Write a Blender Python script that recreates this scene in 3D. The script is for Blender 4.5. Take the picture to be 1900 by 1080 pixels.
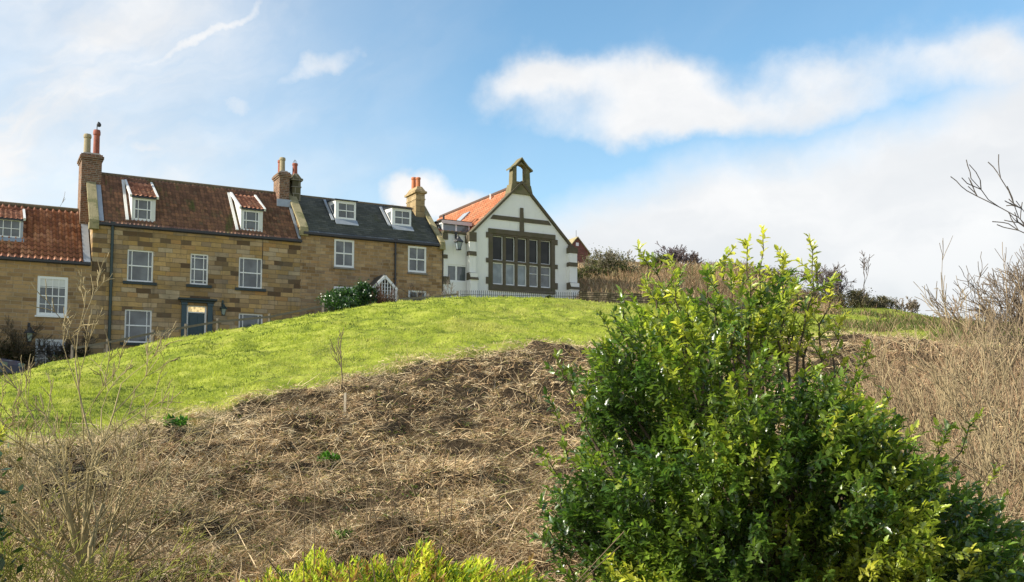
import bpy, math, random
import numpy as np
from mathutils import Vector, Matrix
from mathutils.geometry import tessellate_polygon
random.seed(7); RNG = np.random.default_rng(7)
for o in list(bpy.data.objects): bpy.data.objects.remove(o)
scene = bpy.context.scene; COL = scene.collection

# ------------------------------------------------------------------ camera
F = 1766.0; TILT = math.radians(4.2); PY0 = 630.0          # focal length and principal row for a 1900 px wide frame
cam = bpy.data.cameras.new('camera'); cam_o = bpy.data.objects.new('camera', cam); COL.objects.link(cam_o)
cam.sensor_width = 36; cam.lens = F / 1900 * 36; cam.shift_y = (PY0 - 540) / 1900
cam.clip_start = 0.1; cam.clip_end = 5000
cam_o.location = (0, 0, 0); cam_o.rotation_euler = (math.pi / 2 + TILT, 0, 0)
scene.camera = cam_o
# ------------------------------------------------------------------ sun
SUN_AZ = math.radians(-107); SUN_EL = math.radians(32)
sdir = Vector((math.sin(SUN_AZ) * math.cos(SUN_EL), math.cos(SUN_AZ) * math.cos(SUN_EL), math.sin(SUN_EL)))
sl = bpy.data.lights.new('sun', 'SUN'); sl.energy = 4.5; sl.angle = math.radians(0.6); sl.color = (1.0, 0.93, 0.80)
so = bpy.data.objects.new('sun', sl); COL.objects.link(so); so.rotation_euler = sdir.to_track_quat('Z', 'Y').to_euler()
scene.view_settings.view_transform = 'Standard'; scene.view_settings.look = 'None'
scene.view_settings.exposure = 0.70; scene.view_settings.gamma = 1
# ------------------------------------------------------------------ world
world = bpy.data.worlds.new('World'); scene.world = world; world.use_nodes = True
class NT:
    def __init__(s, tree): s.t = tree; s.n = tree.nodes; s.l = tree.links
    def node(s, typ, **kw):
        n = s.n.new(typ)
        for k, v in kw.items(): setattr(n, k, v)
        return n
    def put(s, sock, v):
        if isinstance(v, bpy.types.NodeSocket): s.l.new(v, sock)
        elif v is not None: sock.default_value = v
    def m(s, op, a=None, b=None, c=None, clamp=False):
        n = s.node('ShaderNodeMath', operation=op, use_clamp=clamp)
        for i, v in enumerate((a, b, c)):
            if v is not None: s.put(n.inputs[i], v)
        return n.outputs[0]
    def mix(s, f, a, b, mode='MIX'):
        n = s.node('ShaderNodeMix', data_type='RGBA', blend_type=mode)
        s.put(n.inputs[0], f)
        for i, v in ((6, a), (7, b)):
            if isinstance(v, tuple) and len(v) == 3: v = (*v, 1)
            s.put(n.inputs[i], v)
        return n.outputs[2]
    def noise(s, vec=None, scale=5, detail=3, rough=.5, dist=0, dims='3D'):
        n = s.node('ShaderNodeTexNoise', noise_dimensions=dims)
        if vec is not None: s.put(n.inputs['Vector'], vec)
        n.inputs['Scale'].default_value = scale; n.inputs['Detail'].default_value = detail
        n.inputs['Roughness'].default_value = rough; n.inputs['Distortion'].default_value = dist
        return n.outputs[0]
    def ramp(s, f, stops, interp='LINEAR'):
        n = s.node('ShaderNodeValToRGB'); cr = n.color_ramp; cr.interpolation = interp
        while len(cr.elements) < len(stops): cr.elements.new(0.5)
        for e, (p, c) in zip(cr.elements, stops):
            e.position = p; e.color = (*c, 1) if len(c) == 3 else c
        s.put(n.inputs[0], f); return n.outputs[0]
    def xyz(s, x, y, z=0.0):
        n = s.node('ShaderNodeCombineXYZ')
        for i, v in enumerate((x, y, z)): s.put(n.inputs[i], v)
        return n.outputs[0]
    def sep(s, v):
        n = s.node('ShaderNodeSeparateXYZ'); s.put(n.inputs[0], v); return n.outputs
    def mapr(s, v, a, b, c=0., d=1., smooth=True):
        n = s.node('ShaderNodeMapRange', interpolation_type='SMOOTHSTEP' if smooth else 'LINEAR'); 
        s.put(n.inputs[0], v)
        for i, q in enumerate((a, b, c, d)): s.put(n.inputs[i + 1], q)
        return n.outputs[0]
W = NT(world.node_tree); W.n.clear()
wo = W.node('ShaderNodeOutputWorld'); bg = W.node('ShaderNodeBackground'); W.l.new(bg.outputs[0], wo.inputs[0])
SKS = 0.105; bg.inputs[1].default_value = SKS
sky = W.node('ShaderNodeTexSky', sky_type='NISHITA'); sky.sun_disc = False
sky.sun_elevation = SUN_EL; sky.sun_rotation = SUN_AZ % (2 * math.pi); sky.air_density = 1.0; sky.dust_density = 0.4; sky.ozone_density = 2.0
tc = W.node('ShaderNodeTexCoord').outputs['Generated']
x, y, z = W.sep(tc)
AZ = W.m('ARCTAN2', x, y); EL = W.m('ARCSINE', z)
def azp(px): return math.atan((px - 950) / F)
def elp(py): return math.atan((760 - py) / F)
v2 = W.xyz(AZ, EL, 0)
wn = W.node('ShaderNodeTexNoise'); W.put(wn.inputs['Vector'], v2); wn.inputs['Scale'].default_value = 6; wn.inputs['Detail'].default_value = 5; wn.inputs['Roughness'].default_value=.55
wx, wy, wz = W.sep(wn.outputs['Color'])
AZw = W.m('ADD', AZ, W.m('MULTIPLY', W.m('SUBTRACT', wx, .5), .10))
ELw = W.m('ADD', EL, W.m('MULTIPLY', W.m('SUBTRACT', wy, .5), .07))
wn2 = W.node('ShaderNodeTexNoise'); W.put(wn2.inputs['Vector'], v2); wn2.inputs['Scale'].default_value = 22; wn2.inputs['Detail'].default_value = 6; wn2.inputs['Roughness'].default_value=.6
wx2, wy2, wz2 = W.sep(wn2.outputs['Color'])
AZw = W.m('ADD', AZw, W.m('MULTIPLY', W.m('SUBTRACT', wx2, .5), .035))
ELw = W.m('ADD', ELw, W.m('MULTIPLY', W.m('SUBTRACT', wy2, .5), .03))
def blob(px, py, rx, ry, amp, rot=0.0):
    dx = W.m('DIVIDE', W.m('SUBTRACT', AZw, azp(px)), rx / F); dy = W.m('DIVIDE', W.m('SUBTRACT', ELw, elp(py)), ry / F)
    if rot:
        c, s_ = math.cos(rot), math.sin(rot); ry_, rx_ = ry / F, rx / F
        ddx = W.m('SUBTRACT', AZw, azp(px)); ddy = W.m('SUBTRACT', ELw, elp(py))
        dx = W.m('DIVIDE', W.m('ADD', W.m('MULTIPLY', ddx, c), W.m('MULTIPLY', ddy, s_)), rx_)
        dy = W.m('DIVIDE', W.m('SUBTRACT', W.m('MULTIPLY', ddy, c), W.m('MULTIPLY', ddx, s_)), ry_)
    q = W.m('ADD', W.m('MULTIPLY', dx, dx), W.m('MULTIPLY', dy, dy))
    return W.m('MULTIPLY', W.m('EXPONENT', W.m('MULTIPLY', q, -1.0)), amp)
tot = None
for b in [(955, 150, 85, 38, .75, .25), (1060, 120, 110, 42, .8), (1190, 150, 120, 50, .68), (1330, 205, 170, 42, .5), (1130, 235, 190, 30, .3), (1270, 130, 70, 40, .6), (1120, 205, 180, 40, .35), (1490, 128, 95, 42, .55), (1590, 185, 110, 66, .68), (1420, 228, 150, 42, .5),
          (1250, 225, 110, 35, .35), (1810, 160, 90, 45, .6), (1890, 215, 110, 75, .7), (760, 355, 75, 42, 1.1), (840, 385, 90, 35, 1.1), (285, 312, 75, 22, .8), (390, 330, 80, 18, .4), (438, 218, 30, 26, .5),
          (10, 285, 36, 22, .9), (600, 95, 110, 28, .36, .35), (350, 90, 190, 15, 1.0, .55), (520, 150, 130, 26, .45, .5), (330, 210, 60, 22, .4)]:
    v = blob(*b); tot = v if tot is None else W.m('ADD', tot, v)
# lower bank of cloud: its upper edge as a function of azimuth
azn = W.mapr(AZ, azp(500), azp(2200), 0, 1, False)
def pos(px): return (azp(px) - azp(500)) / (azp(2200) - azp(500))
edge = W.ramp(azn, [(0, (elp(470),) * 3), (pos(700), (elp(430),) * 3), (pos(900), (elp(400),) * 3), (pos(1080), (elp(355),) * 3), (pos(1250), (elp(302),) * 3), (pos(1450), (elp(268),) * 3), (pos(1700), (elp(245),) * 3), (pos(1850), (elp(190),) * 3), (pos(2000), (elp(110),) * 3)])
bank = W.mapr(W.m('SUBTRACT', edge, ELw), -.03, .05, 0, 1)
n3 = W.noise(v2, 9, 6, .6)
tot = W.m('ADD', tot, W.m('MULTIPLY', W.m('SUBTRACT', n3, .5), 1.15))
cl = W.mapr(tot, .08, 1.12, 0, 1)
cirr = W.noise(W.xyz(W.m('ADD', W.m('MULTIPLY', AZw, 1.6), W.m('MULTIPLY', ELw, 1.0)), W.m('ADD', W.m('MULTIPLY', AZw, 2.6), W.m('MULTIPLY', ELw, -4.4)), 0), 2.2, 6, .55, .3)
leftw = W.mapr(AZ, azp(1000), azp(-100), .0, 1.0)
cirf = W.m('MULTIPLY', W.mapr(cirr, .38, .78), W.m('ADD', W.m('MULTIPLY', leftw, .62), .05))
milk = W.m('ADD', W.m('MULTIPLY', leftw, .56), W.mapr(EL, .36, .12, 0.0, .20))
thin = W.m('MAXIMUM', W.m('ADD', milk, cirf), cl)
allc = W.m('MAXIMUM', thin, bank, clamp=True)
# cloud shade: soft greys inside the big bank
n4 = W.noise(W.xyz(AZw, W.m('MULTIPLY', ELw, 2.2), 0), 5, 4, .5)
g = W.mapr(n4, .35, .65, 0, 1)
lowshade = W.mapr(EL, elp(430), elp(560), 0, .7)
grey = W.m('MULTIPLY', W.m('MULTIPLY', bank, W.m('SUBTRACT', 1.15, g)), .75, clamp=True)
grey = W.m('ADD', W.m('MULTIPLY', grey, .6), W.m('MULTIPLY', lowshade, .35), clamp=True)
cshade = W.mapr(W.noise(W.xyz(AZw, W.m('MULTIPLY', ELw, 1.6), 3), 8, 5, .55), .35, .7, 0, .45)
ccol = W.mix(W.m('MAXIMUM', grey, cshade), (5.95, 5.9, 5.85), (4.1, 4.3, 4.55))
sc = W.mix(1.0, sky.outputs[0], (1.08, 1.32, 1.27), 'MULTIPLY')
W.l.new(W.mix(W.m('MULTIPLY', allc, .96), sc, ccol), bg.inputs[0])

# ------------------------------------------------------------------ pixel helpers (pixel of the 1900 px photograph -> world)
CT, ST = math.cos(TILT), math.sin(TILT)
def ray(px, py):
    xr = (px - 950) / F; yr = (PY0 - py) / F
    return xr, CT - yr * ST, ST + yr * CT
def at(px, py, Y):
    a, b, c = ray(px, py); return Vector((a * Y / b, Y, c * Y / b))
def zat(py, Y, px=950): return at(px, py, Y).z
BETA = math.radians(29.3); CB, SB = math.cos(BETA), math.sin(BETA)
P0 = at(257, 573, 42.0); P0.z = 0
def fac(px, py, D=0.0):           # street frame: s along the terrace, D behind its front, z up
    a, b, c = ray(px, py)
    # X = P0x + s CB - D SB ; Y = P0y + s SB + D CB ; X/Y = a/b
    u = a / b; X0 = P0.x - D * SB; Y0 = P0.y + D * CB
    s = (u * Y0 - X0) / (CB - u * SB); Y = Y0 + s * SB
    return s, c / b * Y
def fS(px, D=0.0, py=500): return fac(px, py, D)[0]
def fZ(px, py, D=0.0): return fac(px, py, D)[1]
def fw(s, D, z): return Vector((P0.x + s * CB - D * SB, P0.y + s * SB + D * CB, z))

# ------------------------------------------------------------------ numpy noise
def _h(ix, iy, seed):
    n = (ix.astype(np.int64) * 374761393 + iy.astype(np.int64) * 668265263 + seed * 1442695041) & 0xffffffff
    n = ((n ^ (n >> 13)) * 1274126177) & 0xffffffff
    return ((n ^ (n >> 16)) & 0xffff) / 65535.0
def vn(x, y, seed=0):
    x = np.asarray(x, float); y = np.asarray(y, float)
    ix = np.floor(x); iy = np.floor(y); fx = x - ix; fy = y - iy
    fx = fx * fx * (3 - 2 * fx); fy = fy * fy * (3 - 2 * fy)
    a = _h(ix, iy, seed); b = _h(ix + 1, iy, seed); c = _h(ix, iy + 1, seed); d = _h(ix + 1, iy + 1, seed)
    return (a * (1 - fx) + b * fx) * (1 - fy) + (c * (1 - fx) + d * fx) * fy
def fbm(x, y, oct=4, seed=0):
    r = 0; am = .5
    for i in range(oct): r = r + am * (vn(x, y, seed + i * 17) - .5); x = x * 2.03; y = y * 2.03; am *= .5
    return r * 2

# ------------------------------------------------------------------ terrain height
PX = np.array([-900, -300, 0, 100, 200, 300, 400, 500, 600, 700, 800, 900, 1000, 1100, 1200, 1300, 1400, 1500, 1560, 1650, 1750, 1850, 2000, 2600, 3200], float)
UX = (PX - 950) / F
def tab(d): k = sorted(d); return np.interp(PX, k, [d[i] for i in k])
def zz(ys, Ys): return np.array([zat(a, b) for a, b in zip(ys, Ys)])
Yb = tab({-900: 10, -300: 12, 0: 13, 130: 14, 300: 16.5, 500: 19, 640: 21, 800: 23, 1000: 24.5, 1150: 25.5, 1560: 28, 1750: 27, 1900: 26, 3200: 24})
yb = tab({-900: 860, -300: 850, 0: 832, 130: 820, 300: 790, 400: 762, 500: 736, 640: 692, 800: 664, 1000: 646, 1150: 640, 1560: 627, 1750: 640, 1900: 652, 3200: 690})
Yc = tab({-900: 24, -300: 27, 0: 30, 100: 31, 300: 34, 500: 36, 700: 38, 850: 40, 1000: 42, 1150: 43, 1300: 44, 1560: 46, 1900: 46, 3200: 44})
yc = tab({-900: 770, -300: 740, 0: 706, 100: 681, 200: 662, 300: 642, 400: 624, 500: 605, 600: 588.5, 700: 573.5, 800: 563, 900: 557.5, 1000: 556.5, 1100: 560, 1150: 564, 1300: 575, 1560: 596, 1750: 604, 1900: 615, 3200: 660})
Yh = tab({-900: 34, 0: 37, 100: 38, 300: 41, 500: 43.2, 640: 45, 820: 47.3, 1000: 49.5, 1150: 48.5, 1300: 50, 1560: 54, 3200: 54})
zh = tab({-900: .2, 0: .9, 100: 1.2, 200: 1.75, 300: 1.95, 480: 2.2, 620: 3.6, 820: 4.2, 900: 4.9, 1000: 5.1, 1150: zat(562, 48.5), 1300: zat(566, 50), 1560: zat(578, 54), 1750: zat(596, 54), 1900: zat(606, 54), 3200: 3})
Y6 = tab({-900: 64, 0: 66, 900: 66, 1100: 60, 1250: 62, 1350: 65, 1450: 65, 1560: 62, 3200: 60})
z6 = tab({-900: 7, 0: 8, 900: 8.5, 1060: zat(512, 60), 1150: zat(506, 60), 1250: zat(496, 62), 1350: zat(498, 65), 1420: zat(515, 65), 1500: zat(550, 64), 1560: zat(571, 62), 1650: zat(582, 62), 1750: zat(590, 60), 1850: zat(598, 60), 2000: zat(603, 60), 3200: 4})
Y7 = tab({-900: 88, 3200: 88})
z7 = tab({-900: 11, 0: 11.5, 900: 12.3, 1150: 12.6, 1250: 12.2, 1350: 10.5, 1450: 7, 1560: 5, 3200: 3})
ST_Y = [np.full_like(PX, -6.), np.full_like(PX, 5.), np.full_like(PX, 9.), Yb, Yc, Yh, Y6, Y7, np.full_like(PX, 170.), np.full_like(PX, 900.)]
ST_Z = [np.full_like(PX, -2.35), np.full_like(PX, -2.05), np.full_like(PX, -1.62), zz(yb, Yb), zz(yc, Yc), zh, z6, z7, np.minimum(z7, 6), np.full_like(PX, -10.)]
def station(arr, u):
    # smooth in u by averaging neighbouring samples
    return (np.interp(u - .022, UX, arr) + 2 * np.interp(u, UX, arr) + np.interp(u + .022, UX, arr)) / 4
def Hb(X, Y):
    X = np.asarray(X, float); Y = np.asarray(Y, float)
    u = X / np.maximum(Y, 4.0)
    ys = [station(a, u) for a in ST_Y]; zs = [station(a, u) for a in ST_Z]
    n = len(ys); m = []
    d = [(zs[i + 1] - zs[i]) / (ys[i + 1] - ys[i]) for i in range(n - 1)]
    for i in range(n):
        if i == 0: m.append(d[0])
        elif i == n - 1: m.append(d[-1])
        else:
            p = d[i - 1] * d[i]
            m.append(np.where(p > 0, 2 * p / np.where(np.abs(d[i - 1] + d[i]) < 1e-9, 1, d[i - 1] + d[i]), 0))
    out = np.where(Y <= ys[0], zs[0], zs[-1])
    for i in range(n - 1):
        h = ys[i + 1] - ys[i]; t = np.clip((Y - ys[i]) / h, 0, 1)
        v = zs[i] * (1 + 2 * t) * (1 - t) ** 2 + m[i] * h * t * (1 - t) ** 2 + zs[i + 1] * t * t * (3 - 2 * t) + m[i + 1] * h * t * t * (t - 1)
        out = np.where((Y >= ys[i]) & (Y < ys[i + 1]), v, out)
    return out
def bound(X, Y):                       # signed metres behind the edge of the bracken (positive = lawn)
    u = X / np.maximum(Y, 4.0)
    return Y - np.interp(u, UX, Yb) + 1.6 * fbm(X * .6 + 3, Y * .6, 3, 5) + .5 * fbm(X * 2.6, Y * 2.6, 2, 9)
def H(X, Y):
    X = np.asarray(X, float); Y = np.asarray(Y, float)
    b = Hb(X, Y); g = bound(X, Y)
    w = 1 / (1 + np.exp(np.clip(g * 2.5, -30, 30)))         # 1 on the bracken bank
    hum = fbm(X * .8, Y * .8, 3, 21) * .40 + fbm(X * 1.7, Y * 1.7, 3, 33) * .22 - .02
    far = np.clip((Y - 52) / 8, 0, 1)
    lawn = fbm(X * .45, Y * .45, 3, 40) * .11 + fbm(X * 1.7, Y * 1.7, 3, 41) * .15
    return b + w * hum + (1 - w) * lawn * (1 - .6 * far) + far * fbm(X * .25, Y * .25, 3, 50) * .7 * (X > 4)
def hz(X, Y): return float(H(np.array([X]), np.array([Y]))[0])

# ------------------------------------------------------------------ mesh helpers
def link(o, parent=None):
    COL.objects.link(o)
    if parent is not None: o.parent = parent
    return o
def mesh_np(name, V, Fc, mat, col=None, parent=None, smooth=False, sizes=None, uv=None):
    me = bpy.data.meshes.new(name); V = np.asarray(V, np.float32); 
    me.vertices.add(len(V)); me.vertices.foreach_set('co', V.ravel())
    if sizes is None:
        Fc = np.asarray(Fc, np.int32); k = Fc.shape[1]; nl = Fc.size
        starts = np.arange(len(Fc), dtype=np.int32) * k; tots = np.full(len(Fc), k, np.int32); flat = Fc.ravel()
    else:
        flat = np.asarray(Fc, np.int32); tots = np.asarray(sizes, np.int32); nl = len(flat)
        starts = np.concatenate(([0], np.cumsum(tots)[:-1])).astype(np.int32)
    me.loops.add(nl); me.loops.foreach_set('vertex_index', flat)
    me.polygons.add(len(starts)); me.polygons.foreach_set('loop_start', starts); me.polygons.foreach_set('loop_total', tots)
    if smooth: me.polygons.foreach_set('use_smooth', np.ones(len(starts), bool))
    if col is not None:
        a = me.color_attributes.new('Col', 'FLOAT_COLOR', 'POINT')
        c = np.ones((len(V), 4), np.float32); c[:, :3] = col; a.data.foreach_set('color', c.ravel())
    if uv is not None:
        l = me.uv_layers.new(name='UVMap'); l.data.foreach_set('uv', np.asarray(uv, np.float32)[flat].ravel())
    me.update(calc_edges=True); me.validate()
    me.materials.append(mat)
    return link(bpy.data.objects.new(name, me), parent)
def tag(o, label=None, cat=None, group=None, kind=None):
    if label: o['label'] = label
    if cat: o['category'] = cat
    if group: o['group'] = group
    if kind: o['kind'] = kind
    return o
def thing(name, label, cat, loc=(0, 0, 0), rz=0, group=None):
    o = bpy.data.objects.new(name, None); o.location = loc; o.rotation_euler = (0, 0, rz); o.empty_display_size = .2
    COL.objects.link(o); return tag(o, label, cat, group)
class MB:
    """collects boxes, prisms, tubes into one mesh"""
    def __init__(s): s.v = []; s.f = []; s.uv = {}
    def add(s, vs, fs):
        b = len(s.v); s.v += [tuple(v) for v in vs]; s.f += [tuple(b + i for i in f) for f in fs]; return s
    def box(s, x0, x1, y0, y1, z0, z1):
        return s.add([(x0, y0, z0), (x1, y0, z0), (x1, y1, z0), (x0, y1, z0), (x0, y0, z1), (x1, y0, z1), (x1, y1, z1), (x0, y1, z1)],
                     [(0, 3, 2, 1), (4, 5, 6, 7), (0, 1, 5, 4), (1, 2, 6, 5), (2, 3, 7, 6), (3, 0, 4, 7)])
    def hexa(s, lo, hi):           # lo, hi: four points each
        return s.add(list(lo) + list(hi), [(0, 3, 2, 1), (4, 5, 6, 7), (0, 1, 5, 4), (1, 2, 6, 5), (2, 3, 7, 6), (3, 0, 4, 7)])
    def bar(s, a, b, w, h, up=(0, 0, 1)):
        a = Vector(a); b = Vector(b); d = (b - a).normalized(); up = Vector(up)
        sd = d.cross(up).normalized(); u = sd.cross(d).normalized()
        q = [(-w / 2, -h / 2), (w / 2, -h / 2), (w / 2, h / 2), (-w / 2, h / 2)]
        return s.hexa([a + sd * i + u * j for i, j in q], [b + sd * i + u * j for i, j in q])
    def tube(s, a, b, r0, r1=None, n=10, caps=True):
        r1 = r0 if r1 is None else r1; a = Vector(a); b = Vector(b); d = (b - a).normalized()
        x = d.orthogonal().normalized(); y = d.cross(x); vs = []
        for p, r in ((a, r0), (b, r1)):
            for i in range(n): t = 2 * math.pi * i / n; vs.append(p + x * math.cos(t) * r + y * math.sin(t) * r)
        fs = [(i, (i + 1) % n, n + (i + 1) % n, n + i) for i in range(n)]
        if caps: fs += [tuple(range(n))[::-1], tuple(range(n, 2 * n))]
        return s.add(vs, fs)
    def lathe(s, c, prof, n=14):
        c = Vector(c); vs = []
        for r, h in prof:
            for i in range(n): t = 2 * math.pi * i / n; vs.append(c + Vector((r * math.cos(t), r * math.sin(t), h)))
        fs = []
        for k in range(len(prof) - 1):
            for i in range(n): fs.append((k * n + i, k * n + (i + 1) % n, (k + 1) * n + (i + 1) % n, (k + 1) * n + i))
        fs += [tuple(range(n))[::-1], tuple(range((len(prof) - 1) * n, len(prof) * n))]
        return s.add(vs, fs)
    def poly(s, pts2, y0, y1, holes=()):   # polygon in (x,z), extruded from y0 (front) to y1; holes go through with reveals
        loops = [list(pts2)] + [list(h) for h in holes]
        flat = [p for l in loops for p in l]
        tris = tessellate_polygon([[Vector((p[0], p[1], 0)) for p in l] for l in loops])
        b = len(s.v); n = len(flat)
        s.v += [(p[0], y0, p[1]) for p in flat] + [(p[0], y1, p[1]) for p in flat]
        for t in tris:
            (ax, az), (bx, bz), (cx, cz) = [flat[i] for i in t]
            ar = (bx - ax) * (cz - az) - (cx - ax) * (bz - az)
            if abs(ar) < 1e-10: continue
            t = t if ar > 0 else t[::-1]
            s.f.append(tuple(b + i for i in t)); s.f.append(tuple(b + n + i for i in t[::-1]))
        o = 0
        for l in loops:
            k = len(l)
            for i in range(k): s.f.append((b + o + i, b + o + (i + 1) % k, b + n + o + (i + 1) % k, b + n + o + i))
            o += k
        return s
    def build(s, name, mat, parent=None, org=(0, 0, 0), smooth=False, bevel=0, recalc=True):
        me = bpy.data.meshes.new(name)
        me.from_pydata([(a - org[0], b - org[1], c - org[2]) for a, b, c in s.v], [], s.f); me.materials.append(mat)
        if recalc:
            import bmesh
            bm = bmesh.new(); bm.from_mesh(me); bmesh.ops.recalc_face_normals(bm, faces=bm.faces)
            if bevel: bmesh.ops.bevel(bm, geom=bm.edges[:], offset=bevel, segments=1, affect='EDGES', clamp_overlap=True)
            bm.to_mesh(me); bm.free()
        if smooth:
            for p in me.polygons: p.use_smooth = True
        me.update()
        return link(bpy.data.objects.new(name, me), parent)

# ------------------------------------------------------------------ materials
def material(name):
    m = bpy.data.materials.new(name); m.use_nodes = True; t = NT(m.node_tree)
    b = [n for n in t.n if n.type == 'BSDF_PRINCIPLED'][0]; return m, t, b
def bump(t, b, h, dist=.02, strength=1.0):
    n = t.node('ShaderNodeBump'); n.inputs['Distance'].default_value = dist; n.inputs['Strength'].default_value = strength
    t.put(n.inputs['Height'], h); t.l.new(n.outputs[0], b.inputs['Normal'])
def objc(t): return t.node('ShaderNodeTexCoord').outputs['Object']
def plain(name, c, rough=.6, var=.25, scale=6, metal=0, bmp=.0, spec=.5):
    m, t, b = material(name); o = objc(t)
    n = t.noise(o, scale, 5, .6)
    t.put(b.inputs['Base Color'], t.mix(n, tuple(q * (1 - var) for q in c), tuple(min(1, q * (1 + var)) for q in c)))
    b.inputs['Roughness'].default_value = rough; b.inputs['Metallic'].default_value = metal; b.inputs['Specular IOR Level'].default_value = spec
    if bmp: bump(t, b, t.noise(o, scale * 6, 4), bmp)
    return m
def stone(name, stops, mortar, bw=.52, rh=.19, msize=.012, patch=((.12, .11, .07), .35), warp=.03, seed=0.0, bmp=.02, dark=.0, uv=False):
    m, t, b = material(name); o = t.node('ShaderNodeTexCoord').outputs['UV'] if uv else objc(t); X, Y, Z = t.sep(o)
    if uv: Z = Y
    w = t.noise(t.xyz(X, Z, seed), 1.3, 2); w2 = t.noise(t.xyz(X, Z, seed + 7), 3.5, 2)
    xx = t.m('ADD', t.m('ADD', X, 0 if uv else t.m('MULTIPLY', Y, 1.0)), t.m('MULTIPLY', w2, warp * 2))
    zz_ = t.m('ADD', Z, t.m('MULTIPLY', t.m('SUBTRACT', w, .5), warp * 2.2))
    v = t.xyz(xx, zz_, 0)
    br = t.node('ShaderNodeTexBrick'); t.put(br.inputs['Vector'], v)
    br.offset = .43; br.offset_frequency = 2; br.squash = .72; br.squash_frequency = 3
    br.inputs['Color1'].default_value = (0, 0, 0, 1); br.inputs['Color2'].default_value = (1, 1, 1, 1); br.inputs['Mortar'].default_value = (.5, .5, .5, 1)
    br.inputs['Scale'].default_value = 1; br.inputs['Brick Width'].default_value = bw; br.inputs['Row Height'].default_value = rh
    br.inputs['Mortar Size'].default_value = msize; br.inputs['Mortar Smooth'].default_value = .3
    c = t.ramp(br.outputs['Color'], stops)
    c = t.mix(t.mapr(t.noise(o, .55, 4, .6), .45, .72, 0, patch[1]), c, patch[0])
    c = t.mix(t.m('MULTIPLY', t.noise(o, 14, 4, .7), .4), c, (.62, .6, .56), 'OVERLAY')
    c = t.mix(t.mapr(t.noise(o, 5.5, 5, .7), .5, .75, 0, .5), c, (.09, .065, .04))
    stk = t.noise(t.xyz(t.m('MULTIPLY', t.m('ADD', X, Y), 4.5), seed, t.m('MULTIPLY', Z, .45)), 1.0, 5, .65)
    c = t.mix(t.mapr(stk, .52, .74, 0, .55), c, (.10, .085, .055))
    c = t.mix(br.outputs['Fac'], c, mortar)
    t.put(b.inputs['Base Color'], c); b.inputs['Roughness'].default_value = .9; b.inputs['Specular IOR Level'].default_value = .2
    h = t.m('ADD', t.m('MULTIPLY', br.outputs['Fac'], -1.0), t.m('MULTIPLY', t.noise(o, 22, 4, .7), .7))
    bump(t, b, h, bmp)
    return m
ST1 = [(0, (0.106, 0.065, 0.037)), (.14, (0.170, 0.111, 0.062)), (.22, (0.445, 0.283, 0.103)), (.42, (0.297, 0.203, 0.109)), (.55, (0.509, 0.335, 0.145)), (.68, (0.265, 0.193, 0.130)), (.84, (0.488, 0.375, 0.238)), (1, (0.403, 0.223, 0.078))]
M_st1 = stone('sandstone_mixed', ST1, (.23, .18, .115), .62, .21, .007, ((.13, .12, .085), .5), seed=1)
M_st2 = stone('sandstone_coursed', [(0, (0.229, 0.139, 0.063)), (.25, (0.354, 0.224, 0.105)), (.55, (0.437, 0.284, 0.141)), (.75, (0.281, 0.189, 0.111)), (.9, (0.478, 0.328, 0.178)), (1, (0.395, 0.229, 0.099))], (0.458, 0.358, 0.252), .46, .16, .009, ((0.135, 0.120, 0.079), .45), .03, 4)
M_st0 = stone('sandstone_cottage', [(0, (0.204, 0.122, 0.062)), (.25, (0.377, 0.244, 0.113)), (.55, (0.449, 0.293, 0.144)), (.8, (0.296, 0.190, 0.103)), (1, (0.439, 0.284, 0.134))], (0.479, 0.371, 0.258), .6, .17, .011, seed=9)
M_brick = stone('chimney_brick', [(0, (.10, .055, .035)), (.3, (.19, .09, .05)), (.6, (.26, .13, .075)), (.85, (.15, .08, .05)), (1, (.32, .20, .12))], (.29, .24, .19), .24, .085, .012, ((.06, .05, .035), .55), .006, 2, .008)
M_redbrick = stone('house_brick', [(0, (.13, .055, .045)), (.5, (.18, .07, .055)), (1, (.22, .09, .07))], (.25, .15, .12), .225, .075, .006, ((.12, .05, .04), .3), .0, 2, .004)
M_chst = stone('chimney_sandstone', [(0, (0.258, 0.189, 0.095)), (.5, (0.350, 0.261, 0.137)), (1, (0.423, 0.324, 0.189))], (0.202, 0.162, 0.105), .4, .3, .008, ((0.064, 0.068, 0.037), .6), .01, 5)
M_chdk = stone('sooty_stone', [(0, (.07, .065, .045)), (.5, (.12, .105, .06)), (1, (.17, .15, .09))], (.30, .27, .22), .45, .34, .02, ((.05, .06, .03), .6), .01, 6)
M_wallst = stone('drystone', [(0, (.12, .09, .065)), (.5, (.22, .165, .12)), (1, (.32, .25, .18))], (.05, .04, .03), .3, .11, .014, ((.10, .09, .05), .5), .05, 3, .04)
def lichen_stone(name, c1, c2, c3):
    m, t, b = material(name); o = objc(t)
    c = t.mix(t.noise(o, 4, 6, .65), c1, c2); c = t.mix(t.mapr(t.noise(o, 2.2, 5, .6), .48, .66, 0, .7), c, c3)
    t.put(b.inputs['Base Color'], c); b.inputs['Roughness'].default_value = .92; b.inputs['Specular IOR Level'].default_value = .2
    bump(t, b, t.noise(o, 18, 5, .7), .02); return m
M_cope = lichen_stone('coping_stone', (.25, .21, .11), (.42, .36, .21), (.12, .13, .05))
M_dress = lichen_stone('church_dressed_stone', (.075, .062, .045), (.17, .142, .10), (.10, .095, .05))
M_ridge = lichen_stone('old_ridge_tiles', (.12, .09, .06), (.22, .17, .11), (.09, .09, .05))
M_bell = lichen_stone('bellcote_stone', (.13, .115, .065), (.25, .21, .12), (.10, .11, .045))
M_white = plain('white_paint', (.80, .80, .78), .45, .06, 9)
M_whited = plain('weathered_white_boards', (.66, .66, .63), .6, .16, 5)
M_lead = plain('lead_flashing', (.33, .36, .39), .45, .25, 5, .2)
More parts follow.
